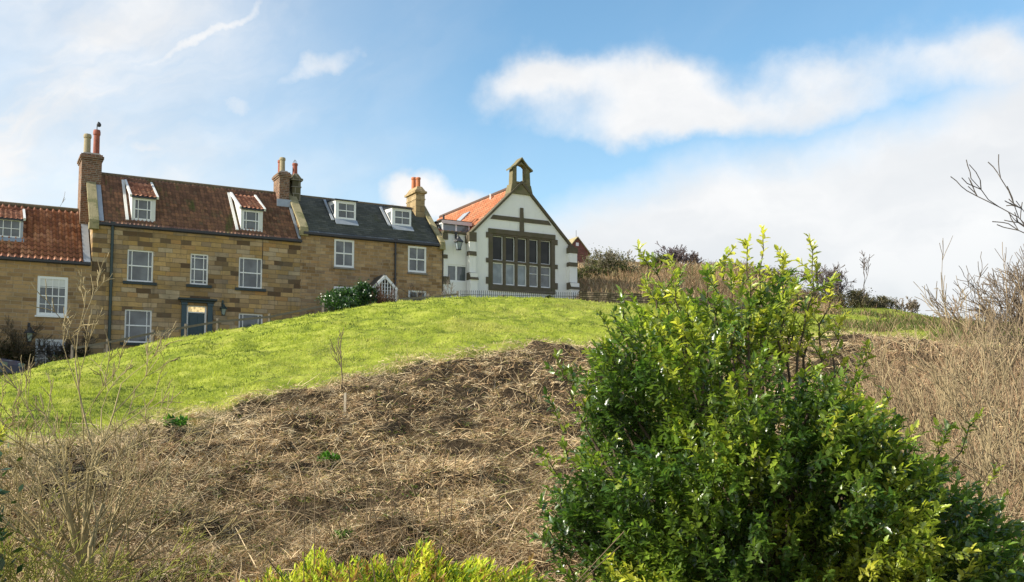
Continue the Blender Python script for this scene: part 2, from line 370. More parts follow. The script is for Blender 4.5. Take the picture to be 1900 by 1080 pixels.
M_black = plain('black_gutter_paint', (.018, .019, .02), .35, .2, 5)
M_green = plain('dark_green_paint', (.012, .035, .032), .35, .3, 6)
M_teal = plain('teal_door_paint', (.012, .05, .07), .35, .2, 6)
M_sill = plain('dark_teal_sill', (.014, .028, .03), .5, .3, 6)
M_pot_b = plain('buff_clay', (.33, .27, .16), .8, .3, 8, bmp=.01)
M_pot_r = plain('red_clay', (.30, .085, .05), .75, .6, 7, bmp=.01)
M_pot_o = plain('orange_clay', (.50, .17, .07), .75, .3, 9, bmp=.01)
M_iron = plain('black_iron', (.02, .02, .022), .5, .3, 8)
M_wood = plain('weathered_timber', (.17, .145, .11), .85, .4, 9, bmp=.01)
M_wood_dk = plain('dark_timber', (.05, .04, .032), .85, .4, 9)
M_greystone = plain('grey_stone', (.23, .21, .18), .9, .35, 5, bmp=.02)
def render_mat():
    m, t, b = material('white_render'); o = objc(t); X, Y, Z = t.sep(o)
    c = t.mix(t.noise(o, 2.5, 5, .6), (.74, .73, .69), (.85, .84, .80))
    st = t.noise(t.xyz(t.m('MULTIPLY', X, 5), Y, t.m('MULTIPLY', Z, .7)), 1.2, 5, .6)
    c = t.mix(t.mapr(st, .54, .78, 0, .35), c, (.42, .41, .36))
    t.put(b.inputs['Base Color'], c); b.inputs['Roughness'].default_value = .9
    bump(t, b, t.noise(o, 30, 4, .6), .006); return m
M_render = render_mat()
def glass_mat(name, c, c2, scale=1.5):
    m, t, b = material(name); o = objc(t)
    n = t.noise(o, scale, 3, .5); t.put(b.inputs['Base Color'], t.mix(t.mapr(n, .35, .65), c, c2))
    b.inputs['Roughness'].default_value = .07; b.inputs['IOR'].default_value = 1.5; b.inputs['Specular IOR Level'].default_value = .75
    bump(t, b, t.noise(o, 1.8, 2), .006); return m
M_glass = glass_mat('window_glass', (.055, .068, .075), (.12, .14, .15))  # grey base colour makes up for the weak sky reflection
M_glass_d = glass_mat('dark_window_glass', (.014, .018, .018), (.028, .032, .032)); M_glass_d.node_tree.nodes['Principled BSDF'].inputs['Specular IOR Level'].default_value = .25
M_glass_b = glass_mat('pale_sky_glass', (.13, .17, .19), (.23, .28, .30))  # paler blue-grey base, again standing in for reflected sky
def tile_mat(name, stops, w, h, moss=((.045, .065, .02), .5), rough=.75, mort=(.05, .03, .02), off=.0, streak=.3):
    m, t, b = material(name); uv = t.node('ShaderNodeTexCoord').outputs['UV']; U, V, _ = t.sep(uv)
    cu = t.m('FLOOR', t.m('DIVIDE', U, w)); cv = t.m('FLOOR', t.m('DIVIDE', V, h))
    if off: cu = t.m('FLOOR', t.m('ADD', t.m('DIVIDE', U, w), t.m('MULTIPLY', t.m('MODULO', cv, 2.0), off)))
    wn_ = t.node('ShaderNodeTexWhiteNoise', noise_dimensions='2D'); t.put(wn_.inputs['Vector'], t.xyz(cu, cv, 0))
    c = t.ramp(wn_.outputs['Value'], stops)
    c = t.mix(t.mapr(t.noise(uv, 12, 4, .65), .45, .75, 0, .6), c, mort)
    c = t.mix(t.mapr(t.noise(t.xyz(t.m('MULTIPLY', U, 1.1), t.m('MULTIPLY', V, .35), 3), 1.4, 5, .65), .53, .68, 0, moss[1]), c, moss[0])
    # narrow dark lap line at the foot of each course and between tiles
    fv = t.m('FRACT', t.m('DIVIDE', V, h)); c = t.mix(t.mapr(fv, .0, .2, .85, 0), c, mort)
    fu = t.m('FRACT', t.m('ADD', t.m('DIVIDE', U, w), t.m('MULTIPLY', t.m('MODULO', cv, 2.0), off)) if off else t.m('DIVIDE', U, w))
    c = t.mix(t.mapr(t.m('ABSOLUTE', t.m('SUBTRACT', fu, .5)), .42, .5, 0, .55), c, mort)
    t.put(b.inputs['Base Color'], c); b.inputs['Roughness'].default_value = rough
    bump(t, b, t.noise(uv, 25, 4, .6), .01); return m
M_t1 = tile_mat('brown_red_tiles', [(0, (0.151, 0.077, 0.050)), (.3, (0.232, 0.117, 0.078)), (.7, (0.302, 0.155, 0.096)), (.9, (0.395, 0.194, 0.108)), (1, (0.198, 0.129, 0.084))], .17, .24, ((0.099, 0.129, 0.030), .85))
M_t0 = tile_mat('red_pantiles', [(0, (0.269, 0.101, 0.055)), (.3, (0.403, 0.157, 0.083)), (.7, (0.515, 0.213, 0.110)), (1, (0.627, 0.302, 0.176))], .25, .30, ((0.224, 0.179, 0.066), .6))
M_tch = tile_mat('orange_pantiles', [(0, (.52, .17, .07)), (.4, (.62, .22, .10)), (.8, (.66, .27, .13)), (1, (.55, .30, .18))], .25, .3, ((.40, .22, .13), .4))
M_slate = tile_mat('blue_grey_slate', [(0, (.055, .066, .075)), (.4, (.075, .088, .10)), (.8, (.10, .115, .125)), (1, (.13, .14, .145))], .3, .17, ((.07, .08, .05), .5), .5, (.03, .035, .035), .5)

# ------------------------------------------------------------------ building helpers (street frame coordinates s, D, z)
def building(name, label, cat, s, D, z):
    r = thing(name, label, cat, fw(s, D, z), BETA); r['_'] = 0; del r['_']; ORG[r.name] = (s, D, z); return r
ORG = {}
def bld(mb, name, mat, root, parent=None, **k):
    return mb.build(name, mat, parent or root, ORG[root.name], **k)
def rect(s0, s1, z0, z1): return [(s0, z0), (s1, z0), (s1, z1), (s0, z1)]
def window(root, s0, s1, z0, z1, vb=(), hb=(), fwd=.07, rec=.09, bw=.028, sill=None, D=0., glass=None, mat=None, name='window', parent=None, meet=None, blind=0, barh=()):
    mb = MB(); a, b = D + rec, D + rec + .06
    mb.box(s0, s0 + fwd, a, b, z0, z1).box(s1 - fwd, s1, a, b, z0, z1).box(s0 + fwd, s1 - fwd, a, b, z1 - fwd, z1).box(s0 + fwd, s1 - fwd, a, b, z0, z0 + fwd * 1.15)
    i0, i1, j0, j1 = s0 + fwd, s1 - fwd, z0 + fwd * 1.15, z1 - fwd
    for v in vb:
        c = i0 + (i1 - i0) * v; mb.box(c - bw / 2, c + bw / 2, a + .012, b - .01, j0, j1)
    for h in hb:
        c = j0 + (j1 - j0) * h; w = bw * (1.6 if meet is not None and abs(h - meet) < 1e-6 else 1.0)
        mb.box(i0, i1, a + .008, b - .006, c - w / 2, c + w / 2)
    w = bld(mb, name, mat or M_white, root, parent)
    bld(MB().box(s0 + fwd * .6, s1 - fwd * .6, b - .02, b + .02, z0 + fwd * .6, z1 - fwd * .6), 'glass', glass or M_glass, root, w)
    if blind: bld(MB().box(i0, i1, b - .032, b - .023, j1 - blind, j1), 'blind', M_whited, root, w)
    if sill:
        m, e, t_ = sill
        bld(MB().box(s0 - e, s1 + e, D - .09, D + rec, z0 - t_, z0 - .003), 'sill', m, root, w)
    return w
def pbox(px0, px1, yt, yb_, D=0.):
    c = (px0 + px1) / 2; return fS(px0, D, (yt + yb_) / 2), fS(px1, D, (yt + yb_) / 2), fZ(c, yb_, D), fZ(c, yt, D)
def roof_grid(s0, s1, A, B, tw, rh, amp, lap, wave='pan', per=8):
    """roof skin from A=(D,z) at the eaves to B=(D,z) at the ridge"""
    L = math.hypot(B[0] - A[0], B[1] - A[1]); dx, dz = (B[0] - A[0]) / L, (B[1] - A[1]) / L; nx, nz = -dz * (1 if dx >= 0 else -1), abs(dx)
    nr = max(1, round(L / rh)); rh = L / nr; nc = int(math.ceil((s1 - s0) / tw * per))
    xs = np.linspace(s0, s1, nc + 1); ph = ((xs - s0) / tw) % 1
    if wave == 'pan': prof = amp * (np.where(ph < .62, .5 - .5 * np.cos(ph / .62 * 2 * np.pi) , 0) * 1.0 - np.where(ph >= .62, np.sin((ph - .62) / .38 * np.pi), 0) * .35)
    else: prof = xs * 0
    V = []; UV = []; Fl = []; tj = RNG.uniform(-.006, .008, (nr + 1, int((s1 - s0) / tw) + 3)); ci = ((xs - s0) / tw).astype(int)
    for r in range(nr):
        jit = random.uniform(0, .004)
        for k, off in ((0, lap + jit), (1, .0)):
            d = (r + k) * rh + (0 if k else -.012)
            for i, x_ in enumerate(xs):
                h = prof[i] + off + tj[r, ci[i]] + .028 * float(fbm(x_ * .55 + 3, np.float64(r * .16), 2, 8)); V.append((x_, A[0] + dx * d + nx * h, A[1] + dz * d + nz * h)); UV.append((x_ - s0, (r + k) * rh + (.002 if k == 0 else -.002)))
        b = r * 2 * (nc + 1)
        for i in range(nc): Fl.append((b + i, b + i + 1, b + nc + 1 + i + 1, b + nc + 1 + i))
        if r:
            p = b - (nc + 1)
            for i in range(nc): Fl.append((p + i, p + i + 1, b + i + 1, b + i))
    return V, Fl, UV, rh
def roof(root, name, mat, s0, s1, A, B, tw, rh, amp, lap, wave='pan', per=8, parent=None, label=None):
    V, Fl, UV, _ = roof_grid(s0, s1, A, B, tw, rh, amp, lap, wave, per); o = ORG[root.name]
    # plain underside to close the roof
    b = len(V); V += [(s0, A[0], A[1] - .04), (s1, A[0], A[1] - .04), (s1, B[0], B[1] - .10), (s0, B[0], B[1] - .10), (s0, A[0], A[1] + .0), (s1, A[0], A[1]), (s1, B[0], B[1]), (s0, B[0], B[1])]
    UV += [(.1, .1)] * 8; Fl += [(b, b + 3, b + 2, b + 1), (b, b + 1, b + 5, b + 4), (b + 1, b + 2, b + 6, b + 5), (b + 2, b + 3, b + 7, b + 6), (b + 3, b, b + 4, b + 7)]
    ob = mesh_np(name, np.array(V) - np.array(o), np.array(Fl), mat, parent=parent or root, uv=np.array(UV), smooth=False)
    return ob
def chimney(root, s0, s1, D0, D1, z0, z1, mat, capm, style='brick', name='chimney'):
    mb = MB().box(s0, s1, D0, D1, z0, z1)
    if style == 'brick':
        mb.box(s0 - .04, s1 + .04, D0 - .04, D1 + .04, z1 + .002, z1 + .08).box(s0 - .08, s1 + .08, D0 - .08, D1 + .08, z1 + .082, z1 + .20).box(s0 - .03, s1 + .03, D0 - .03, D1 + .03, z1 + .202, z1 + .28)
        top = z1 + .28
    else:
        mb.box(s0 - .03, s1 + .03, D0 - .03, D1 + .03, z1 - .35, z1 - .28)
        mb.box(s0 - .09, s1 + .09, D0 - .09, D1 + .09, z1 + .002, z1 + .12)
        e = .04; mb.hexa([(s0 - e, D0 - e, z1 + .122), (s1 + e, D0 - e, z1 + .122), (s1 + e, D1 + e, z1 + .122), (s0 - e, D1 + e, z1 + .122)],
                         [(s0 + .12, D0 + .12, z1 + .40), (s1 - .12, D0 + .12, z1 + .40), (s1 - .12, D1 - .12, z1 + .40), (s0 + .12, D1 - .12, z1 + .40)])
        top = z1 + .40
    c = bld(mb, name, mat, root, bevel=.008)
    fm = MB().hexa([(s0 + .03, D0 + .03, top), (s1 - .03, D0 + .03, top), (s1 - .03, D1 - .03, top), (s0 + .03, D1 - .03, top)], [(s0 + .1, D0 + .1, top + .09), (s1 - .1, D0 + .1, top + .09), (s1 - .1, D1 - .1, top + .09), (s0 + .1, D1 - .1, top + .09)])
    if style == 'brick': bld(fm, 'flaunching', M_greystone, root, c)
    return c, top
def pot(root, parent, s, D, z, h, r, mat, style='plain', label=None):
    pr = [(r * 1.02, 0), (r * 1.02, .06), (r * .92, .10), (r * .86, h * .8), (r * 1.04, h * .84), (r * 1.04, h * .93), (r * .92, h), (r * .7, h), (r * .7, h * .7)]
    p = bld(MB().lathe((s, D, z), pr), 'chimney_pot', mat, root, parent, smooth=False)
    if label: p['label'] = label
    return p
def lead_strip(root, s0, s1, A, B, lift=.03, name='lead_flashing', mat=None, parent=None, th=.03):
    return bld(MB().hexa([(s0, A[0], A[1] + lift), (s1, A[0], A[1] + lift), (s1, B[0], B[1] + lift), (s0, B[0], B[1] + lift)],
                         [(s0, A[0], A[1] + lift + th), (s1, A[0], A[1] + lift + th), (s1, B[0], B[1] + lift + th), (s0, B[0], B[1] + lift + th)]), name, mat or M_lead, root, parent)
def dormer(root, s0, s1, Df, z0, z1, pitch, roofline, tiles, win, cheekmat, kind='tiled', over=.06):
    """shed dormer. roofline=(D0,z0,slope) of the main roof"""
    D0, zr, sl_ = roofline
    Db = (z1 - zr + sl_ * D0 - pitch * Df) / (sl_ - pitch)
    zb = z1 + pitch * (Db - Df)
    foot = lambda D: zr + sl_ * (D - D0) - .05
    mb = MB()
    th = .06
    for a, b in ((s0, s0 + th), (s1 - th, s1)):         # triangular cheeks
        mb.add([(a, Df, z0), (a, Df, z1), (a, Db, zb), (a, Df, foot(Df)), (b, Df, z0), (b, Df, z1), (b, Db, zb), (b, Df, foot(Df))], [(0, 2, 1), (4, 5, 6), (0, 1, 5, 4), (1, 2, 6, 5), (2, 0, 4, 6)])
    wp = win['pad']; a0, a1, c0, c1 = s0 + wp[0], s1 - wp[1], z0 + wp[2], z1 - wp[3]
    for q in ((s0 + th, a0, z0, z1), (a1, s1 - th, z0, z1), (a0, a1, z0, c0), (a0, a1, c1, z1)): mb.box(q[0], q[1], Df + .003, Df + .07, q[2], q[3])
    d = bld(mb, 'dormer', cheekmat, root)
    window(root, a0, a1, c0, c1, win.get('vb', ()), win.get('hb', ()), .045, .01, .028, None, Df, M_glass, M_white, 'dormer_window', d, win.get('meet'))
    # roof
    if kind == 'tiled':
        V, Fl, UV, _ = roof_grid(s0 - over, s1 + over, (Df - .12, z1 + .05 - pitch * .12), (Db, zb + .05), .2, .24, .035, .03)
        mesh_np('dormer_roof', np.array(V) - np.array(ORG[root.name]), np.array(Fl), tiles, parent=d, uv=np.array(UV))
        bld(MB().hexa([(s0 - over, Df - .10, z1 - .06), (s1 + over, Df - .10, z1 - .06), (s1 + over, Df - .04, z1 - .06), (s0 - over, Df - .04, z1 - .06)],
                      [(s0 - over, Df - .10, z1 + .02), (s1 + over, Df - .10, z1 + .02), (s1 + over, Df - .04, z1 + .02), (s0 - over, Df - .04, z1 + .02)]), 'fascia', M_black, root, d)
        for a in (s0 - over - .05, s1 + over - .03):
            bld(MB().bar((a + .04, Df - .13, z1 + .06 - pitch * .13), (a + .04, Db, zb + .10), .09, .12), 'verge_board', M_whited, root, d)
    else:
        bld(MB().hexa([(s0 - .07, Df - .12, z1), (s1 + .07, Df - .12, z1), (s1 + .07, Db, zb), (s0 - .07, Db, zb)], [(s0 - .07, Df - .12, z1 + .05), (s1 + .07, Df - .12, z1 + .05), (s1 + .07, Db, zb + .05), (s0 - .07, Db, zb + .05)]), 'dormer_roof', M_black, root, d)
        # glazed side light in the left cheek
        zf = z0 + .10
        def tri(k, zt, zl): return [(s0 - k, Df + .16, zl), (s0 - k, Df + .16, zt), (s0 - k, Df + .16 + (zt - zl) / (sl_ - pitch) * .82, zt)]
        p = tri(.012, z1 - .16, z0 + .24); q = tri(-.01, z1 - .16, z0 + .24)
        bld(MB().add(p + q, [(0, 1, 2), (5, 4, 3), (0, 3, 4, 1), (1, 4, 5, 2), (2, 5, 3, 0)]), 'side_light', M_glass, root, d)
    # lead apron and side soakers
    fd = Df - .02; ap = .30 if kind == 'flat' else .14
    if kind == 'flat' or Df > .2: bld(MB().hexa([(s0 - .05, Df - ap, foot(Df - ap) + .13), (s1 + .05, Df - ap, foot(Df - ap) + .13), (s1 + .05, fd, z0 - .02), (s0 - .05, fd, z0 - .02)],
                  [(s0 - .05, Df - ap, foot(Df - ap) + .15), (s1 + .05, Df - ap, foot(Df - ap) + .15), (s1 + .05, fd, z0 + .03), (s0 - .05, fd, z0 + .03)]), 'lead_apron', M_lead, root, d)
    a = s0 - over - .12
    bld(MB().bar((a, Df - .1, foot(Df - .1) + .15), (a, Db, zb + .11), .12, .05), 'lead_soaker', M_lead if kind != 'tiled' else M_whited, root, d)
    return d
def downpipe(root, s, D, z0, z1, r=.045, mat=None, brackets=3):
    mb = MB().tube((s, D - .08, z0), (s, D - .08, z1), r, n=8)
    for i in range(brackets):
        z_ = z0 + (z1 - z0) * (i + .5) / brackets; mb.box(s - .07, s + .07, D - .1, D + .0, z_ - .03, z_ + .03)
    mb.box(s - .10, s + .10, D - .16, D - .001, z1 - .05, z1 + .12)
    return bld(mb, 'downpipe', mat or M_green, root)
def gutter(root, s0, s1, D, z, mat=None):
    mb = MB().box(s0, s1, D - .21, D - .07, z - .17, z - .06).box(s0, s1, D - .068, D - .001, z - .20, z - .04)
    return bld(mb, 'gutter', mat or M_black, root)

DEPTH = 4.9
# ================================================================== TERRACE HOUSE 1 (tall, brown tiles)
sA, sB = fS(170), fS(557); EZ1 = fZ(363, 425); R1D = 2.4; RZ1 = EZ1 + 2.62
SL1 = (RZ1 - EZ1) / R1D
house1 = building('stone_house', 'tall mixed sandstone house with brown red tiled roof and teal front door', 'house', (sA + sB) / 2, 0, 1.8)
wins1 = [pbox(236, 284.5, 464, 523), pbox(353, 386.5, 471, 528.5), pbox(443, 487, 478, 535), pbox(231, 281.5, 574.5, 636)]
d4 = pbox(442.5, 487.5, 582, 640); wins1.append((d4[0], d4[1], wins1[3][2], fZ(465, 582)))
dr = pbox(346, 383.5, 567, 636); door = (dr[0], dr[1], 2.05, dr[3])
mb = MB().poly([(sA, .5), (sB, .5), (sB, EZ1), (sA, EZ1)], 0, .38, [rect(*w) for w in wins1] + [rect(door[0], door[1], 2.05, door[3])])
bk = DEPTH
mb.poly([(0.38, .5), (bk, .5), (bk, EZ1), (R1D, RZ1 - .05), (.38, EZ1 + SL1 * .38 - .05)], 0, .38)
# side walls: rotate the last polygons into the D-z plane
def gable(s0, s1, pts):
    m = MB(); n = len(pts)
    tr = tessellate_polygon([[Vector((p[0], p[1], 0)) for p in pts]])
    m.v = [(s0, p[0], p[1]) for p in pts] + [(s1, p[0], p[1]) for p in pts]
    m.f = [tuple(t) for t in tr] + [tuple(i + n for i in t[::-1]) for t in tr] + [(i, (i + 1) % n, n + (i + 1) % n, n + i) for i in range(n)]
    return m
def merge(*ms):
    o = MB()
    for m in ms: o.add(m.v, m.f)
    return o
def shell(s0, s1, z0, ez, rD, rz, depth, holes, front_D=0):
    f = MB().poly([(s0, z0), (s1, z0), (s1, ez), (s0, ez)], front_D, front_D + .38, holes)
    sl_ = (rz - ez) / rD
    g = [(front_D + .38, z0), (depth - .38, z0), (depth - .38, ez + sl_ * .38 - .16), (rD, rz - .16), (front_D + .38, ez + sl_ * .38 - .16)]
    return merge(f, gable(s0, s0 + .35, g), gable(s1 - .35, s1, g), MB().box(s0, s1, depth - .38, depth, z0, ez - .02))
bld(shell(sA, sB, .5, EZ1, R1D, RZ1, R1D * 2, [rect(*w) for w in wins1] + [rect(*door)]), 'wall', M_st1, house1)
V1 = [([.14, .86], [.5]), ([.2, .8], [.1, .5, .9]), ([.17, .83], [.5]), ([.14, .86], [.52]), ([.14, .86], [.52])]
for w, (vb, hb) in zip(wins1, V1):
    window(house1, *w, vb, hb, .065, .06, .034, (M_sill, .16, .13), meet=hb[len(hb) // 2])
# roof
roof(house1, 'roof', M_t1, sA + .28, sB - .10, (-.14, EZ1 - .14 * SL1 + .02), (R1D, RZ1), .17, .24, .034, .034, per=6)
roof(house1, 'rear_roof', M_t1, sA + .28, sB - .10, (R1D * 2 + .14, EZ1 - .14 * SL1 + .02), (R1D, RZ1), .17, .24, .022, .022, per=2)
bld(MB().tube((sA + .2, R1D, RZ1 + .0), (sB - .12, R1D, RZ1 + .0), .09, n=10), 'ridge_tiles', M_ridge, house1)
gutter(house1, sA + .1, sB + .02, 0, EZ1 - .03)
# gable copings
def coping(root, s0, s1, ez, rD, rz, lift=.10, th=.13, ov=.22, mat=None):
    sl_ = (rz - ez) / rD; mb = MB()
    for sgn in (0, 1):
        A = (-ov, ez - ov * sl_ + lift); B = (rD, rz + lift)
        if sgn: A = (2 * rD + ov, A[1])
        mb.hexa([(s0, A[0], A[1]), (s1, A[0], A[1]), (s1, B[0], B[1]), (s0, B[0], B[1])], [(s0, A[0], A[1] + th), (s1, A[0], A[1] + th), (s1, B[0], B[1] + th), (s0, B[0], B[1] + th)])
    mb.box(s0, s1, -ov - .03, .1, ez - ov * sl_ - .18, ez - ov * sl_ + lift + .02)
    return bld(mb, 'coping', mat or M_cope, root, bevel=.01)
coping(house1, sA - .18, sA + .22, EZ1, R1D, RZ1)
lead_strip(house1, sA + .225, sA + .42, (-.12, EZ1 - .12 * SL1), (R1D - .1, RZ1 - .1), .10)
lead_strip(house1, sB - .16, sB - .03, (-.12, EZ1 - .12 * SL1), (R1D - .1, RZ1 - .1), .10)
RL1 = (0, EZ1 + .02, SL1)
for (x0, x1, yt, yb_) in ((244.5, 288.5, 366, 411.5), (447, 487.5, 388, 431)):
    Df = .12; s0, s1, z0, z1 = pbox(x0, x1, yt, yb_, Df)
    dormer(house1, s0, s1, Df, z0, z1, .52, RL1, M_t0, dict(pad=(.10, .17, .09, .10), vb=[.2, .8] if x0 < 300 else [.16, .84], hb=[.5], meet=.5), M_whited)
# moss: nothing extra; left chimney of brick
s0, s1 = fS(149, R1D - .3, 330), fS(186.5, R1D - .3, 330); zt = fZ(165, 300, R1D - .4)
c, top = chimney(house1, s0, s1, R1D - .75, R1D + .65, EZ1 - 1.2, zt, M_brick, None)
c['label'] = 'tall brick chimney on the left gable'
h_ = fZ(160, 249, R1D) - top
pot(house1, c, s0 + .24, R1D - .35, top, fZ(160, 249, R1D - .35) - top, .165, M_pot_b)
p = pot(house1, c, s0 + .66, R1D + .0, top, fZ(175, 241, R1D) - top, .155, M_pot_r)
bld(MB().tube((s0 + .66, R1D, top + .5), (s0 + .66, R1D, fZ(175, 231, R1D)), .02, n=6).tube((s0 + .66, R1D, fZ(175, 231, R1D)), (s0 + .71, R1D, fZ(175, 225, R1D)), .02, n=6)
    .lathe((s0 + .74, R1D, fZ(178, 235, R1D)), [(.02, 0), (.09, .04), (.10, .12), (.06, .2), (.01, .24)], 8), 'cowl', M_iron, house1, c)
# party chimney, brick, between the two houses
s0, s1 = fS(514, R1D - .3, 340), fS(532.5, R1D - .3, 340); zt = fZ(524, 332, R1D - .4)
c, top = chimney(house1, s0, s1, R1D - .75, R1D + .35, RZ1 - 1.4, zt, M_brick, None); c['label'] = 'short brick chimney at the right end of the ridge'
pot(house1, c, s0 + .22, R1D - .42, top, fZ(516, 292, R1D - .4) - top, .15, M_pot_b)
pot(house1, c, s0 + .25, R1D + .08, top, fZ(516, 296, R1D) - top, .13, M_pot_r)
bld(MB().hexa([(s0 - .12, R1D - .80, RZ1 - .82), (s1 + .1, R1D - .80, RZ1 - .82), (s1 + .1, R1D - .76, RZ1 - .45), (s0 - .12, R1D - .76, RZ1 - .45)], [(s0 - .12, R1D - .83, RZ1 - .80), (s1 + .1, R1D - .83, RZ1 - .80), (s1 + .1, R1D - .79, RZ1 - .43), (s0 - .12, R1D - .79, RZ1 - .43)]), 'lead_flashing', M_lead, house1, c)
downpipe(house1, fS(205.5, -.1, 540), 0, 1.2, EZ1 - .15, .065, M_green, 4)
bld(MB().tube((fS(487.5, 0, 440), -.03, EZ1 - .2), (fS(487.5, 0, 440), -.03, EZ1 - 1.6), .012, n=6), 'cable', M_iron, house1)
# front door with pilasters and cornice
d0, d1, dz0, dz1 = door; zd = dz1 - .33
dm = MB().box(d0 + .08, d1 - .08, .14, .19, dz0, zd)
cx = (d0 + d1) / 2
for a, b in ((d0 + .15, cx - .05), (cx + .05, d1 - .15)):
    for e, f in ((dz0 + .2, dz0 + .95), (dz0 + 1.08, zd - .14)):
        dm.box(a, b, .125, .139, e, f)
dd = bld(dm, 'door', M_teal, house1, bevel=.006)
bld(MB().lathe((cx + .03, .11, dz0 + 1.0), [(.01, -.03), (.03, -.015), (.03, .015), (.01, .03)], 8), 'handle', M_pot_b, house1, dd)
bld(MB().box(d0, d0 + .08, .10, .2, dz0, dz1).box(d1 - .08, d1, .10, .2, dz0, dz1).box(d0 + .08, d1 - .08, .10, .2, dz1 - .06, dz1).box(d0 + .08, d1 - .08, .10, .2, zd, zd + .05), 'door_frame', M_white, house1)
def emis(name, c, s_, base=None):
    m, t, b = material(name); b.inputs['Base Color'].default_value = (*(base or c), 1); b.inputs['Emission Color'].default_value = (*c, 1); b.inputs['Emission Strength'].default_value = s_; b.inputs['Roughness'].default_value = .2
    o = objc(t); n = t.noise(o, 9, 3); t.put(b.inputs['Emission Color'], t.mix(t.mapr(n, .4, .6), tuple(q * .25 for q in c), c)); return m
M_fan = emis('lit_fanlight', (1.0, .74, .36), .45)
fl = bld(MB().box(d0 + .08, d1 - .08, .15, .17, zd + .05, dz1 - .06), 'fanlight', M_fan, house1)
pj = MB()
for a, b in ((d0 - .24, d0 - .02), (d1 + .02, d1 + .24)):
    pj.box(a, b, -.10, .0, dz0 - .1, dz1 + .10).box(a - .03, b + .03, -.13, -.001, dz0 - .1, dz0 + .18).box(a - .03, b + .03, -.14, -.001, dz1 + .0, dz1 + .11)
bld(pj, 'pilasters', M_teal, house1, bevel=.006)
bld(MB().box(d0 - .30, d1 + .30, -.16, -.001, dz1 + .112, dz1 + .22).box(d0 - .40, d1 + .40, -.28, -.001, dz1 + .222, dz1 + .31), 'door_cornice', M_sill, house1, bevel=.008)
bld(MB().box(d0 - .2, d1 + .2, -.5, -.001, 1.7, 2.04), 'doorstep', M_greystone, house1)

def lantern(name, label, s, D, z, sc, mat, hang=True):
    r = thing(name, label, 'lamp', fw(s, D, z), BETA)
    mb = MB(); k = sc
    for i in range(4):
        a = math.pi / 4 + i * math.pi / 2; ca, sa = math.cos(a), math.sin(a)
        mb.tube((ca * .10 * k, sa * .10 * k, -.38 * k), (ca * .20 * k, sa * .20 * k, 0), .014 * k, n=5)
    mb.box(-.10 * k, .10 * k, -.10 * k, .10 * k, -.41 * k, -.37 * k)
    mb.lathe((0, 0, 0), [(.26 * k, 0), (.25 * k, .03 * k), (.10 * k, .17 * k), (.08 * k, .24 * k), (.02 * k, .30 * k)], 8)
    mb.build('lamp_frame', mat, r)
    q = .09 * k; Q = .17 * k
    MB().hexa([(-q * .8, -q * .8, -.36 * k), (q * .8, -q * .8, -.36 * k), (q * .8, q * .8, -.36 * k), (-q * .8, q * .8, -.36 * k)], [(-Q * .78, -Q * .78, -.01 * k), (Q * .78, -Q * .78, -.01 * k), (Q * .78, Q * .78, -.01 * k), (-Q * .78, Q * .78, -.01 * k)]).build('lamp_glass', M_glass_b, r)
    MB().bar((0, 0, .28 * k), (0, -D + .0, .42 * k), .03 * k, .03 * k).tube((0, 0, .25 * k), (0, 0, .36 * k), .02 * k, n=6).box(-.06 * k, .06 * k, -D - .03, -D - .001, .2 * k, .55 * k).build('bracket', mat, r)
    return r
lantern('wall_lantern', 'small green wall lantern right of the teal front door', fS(414.5, -.2, 575), -.2, fZ(415, 573, -.2), .75, M_green)

# ================================================================== TERRACE HOUSE 2 (slate)
sC, sD = sB + .002, fS(820); EZ2 = fZ(690, 439); R2D = 2.4; RZ2 = EZ2 + 2.22; SL2 = (RZ2 - EZ2) / R2D
house2 = building('stone_house', 'brown sandstone house with dark slate roof, two flat dormers and a white trellis porch', 'house', (sC + sD) / 2, 0, 3.4)
wins2 = [pbox(620, 657.5, 444.5, 496.5), pbox(757, 791.3, 457, 506)]
a = pbox(619, 657, 531.5, 570); wins2.append((a[0], a[1], a[3] - 1.35, a[3])); a = pbox(757.5, 791.3, 539, 570); wins2.append((a[0], a[1], a[3] - 1.2, a[3]))
bld(shell(sC, sD, 2.0, EZ2, R2D, RZ2, R2D * 2, [rect(*w) for w in wins2]), 'wall', M_st2, house2)
for w in wins2: window(house2, *w, [.5], [.5], .10, .03, .04, (M_greystone, .03, .09), meet=.5)
roof(house2, 'roof', M_slate, sC + .30, sD - .16, (-.12, EZ2 - .12 * SL2 + .02), (R2D, RZ2), .3, .17, 0, .014, 'flat', 1)
roof(house2, 'rear_roof', M_slate, sC + .30, sD - .16, (R2D * 2 + .12, EZ2 - .12 * SL2 + .02), (R2D, RZ2), .3, .17, 0, .014, 'flat', 1)
bld(MB().tube((sC + .2, R2D, RZ2 - .02), (sD - .12, R2D, RZ2 - .02), .08, n=8), 'ridge_tiles', M_ridge, house2)
gutter(house2, sC + .1, sD + .08, 0, EZ2 - .03)
coping(house2, sC - .08, sC + .34, EZ2, R2D, RZ2, .13, .12, .1)
coping(house2, sD - .20, sD + .10, EZ2, R2D, RZ2, .10, .12, .2)
RL2 = (0, EZ2 + .02, SL2)
for (x0, x1, yt, yb_) in ((622.5, 660.5, 373, 408.5), (727.5, 763, 387, 420)):
    Df = .82; s0, s1, z0, z1 = pbox(x0, x1, yt, yb_, Df)
    dormer(house2, s0, s1, Df, z0, z1, .10, RL2, None, dict(pad=(.13, .05, .08, .10), vb=[.5], hb=[.5], meet=.5), M_white, 'flat', .04)
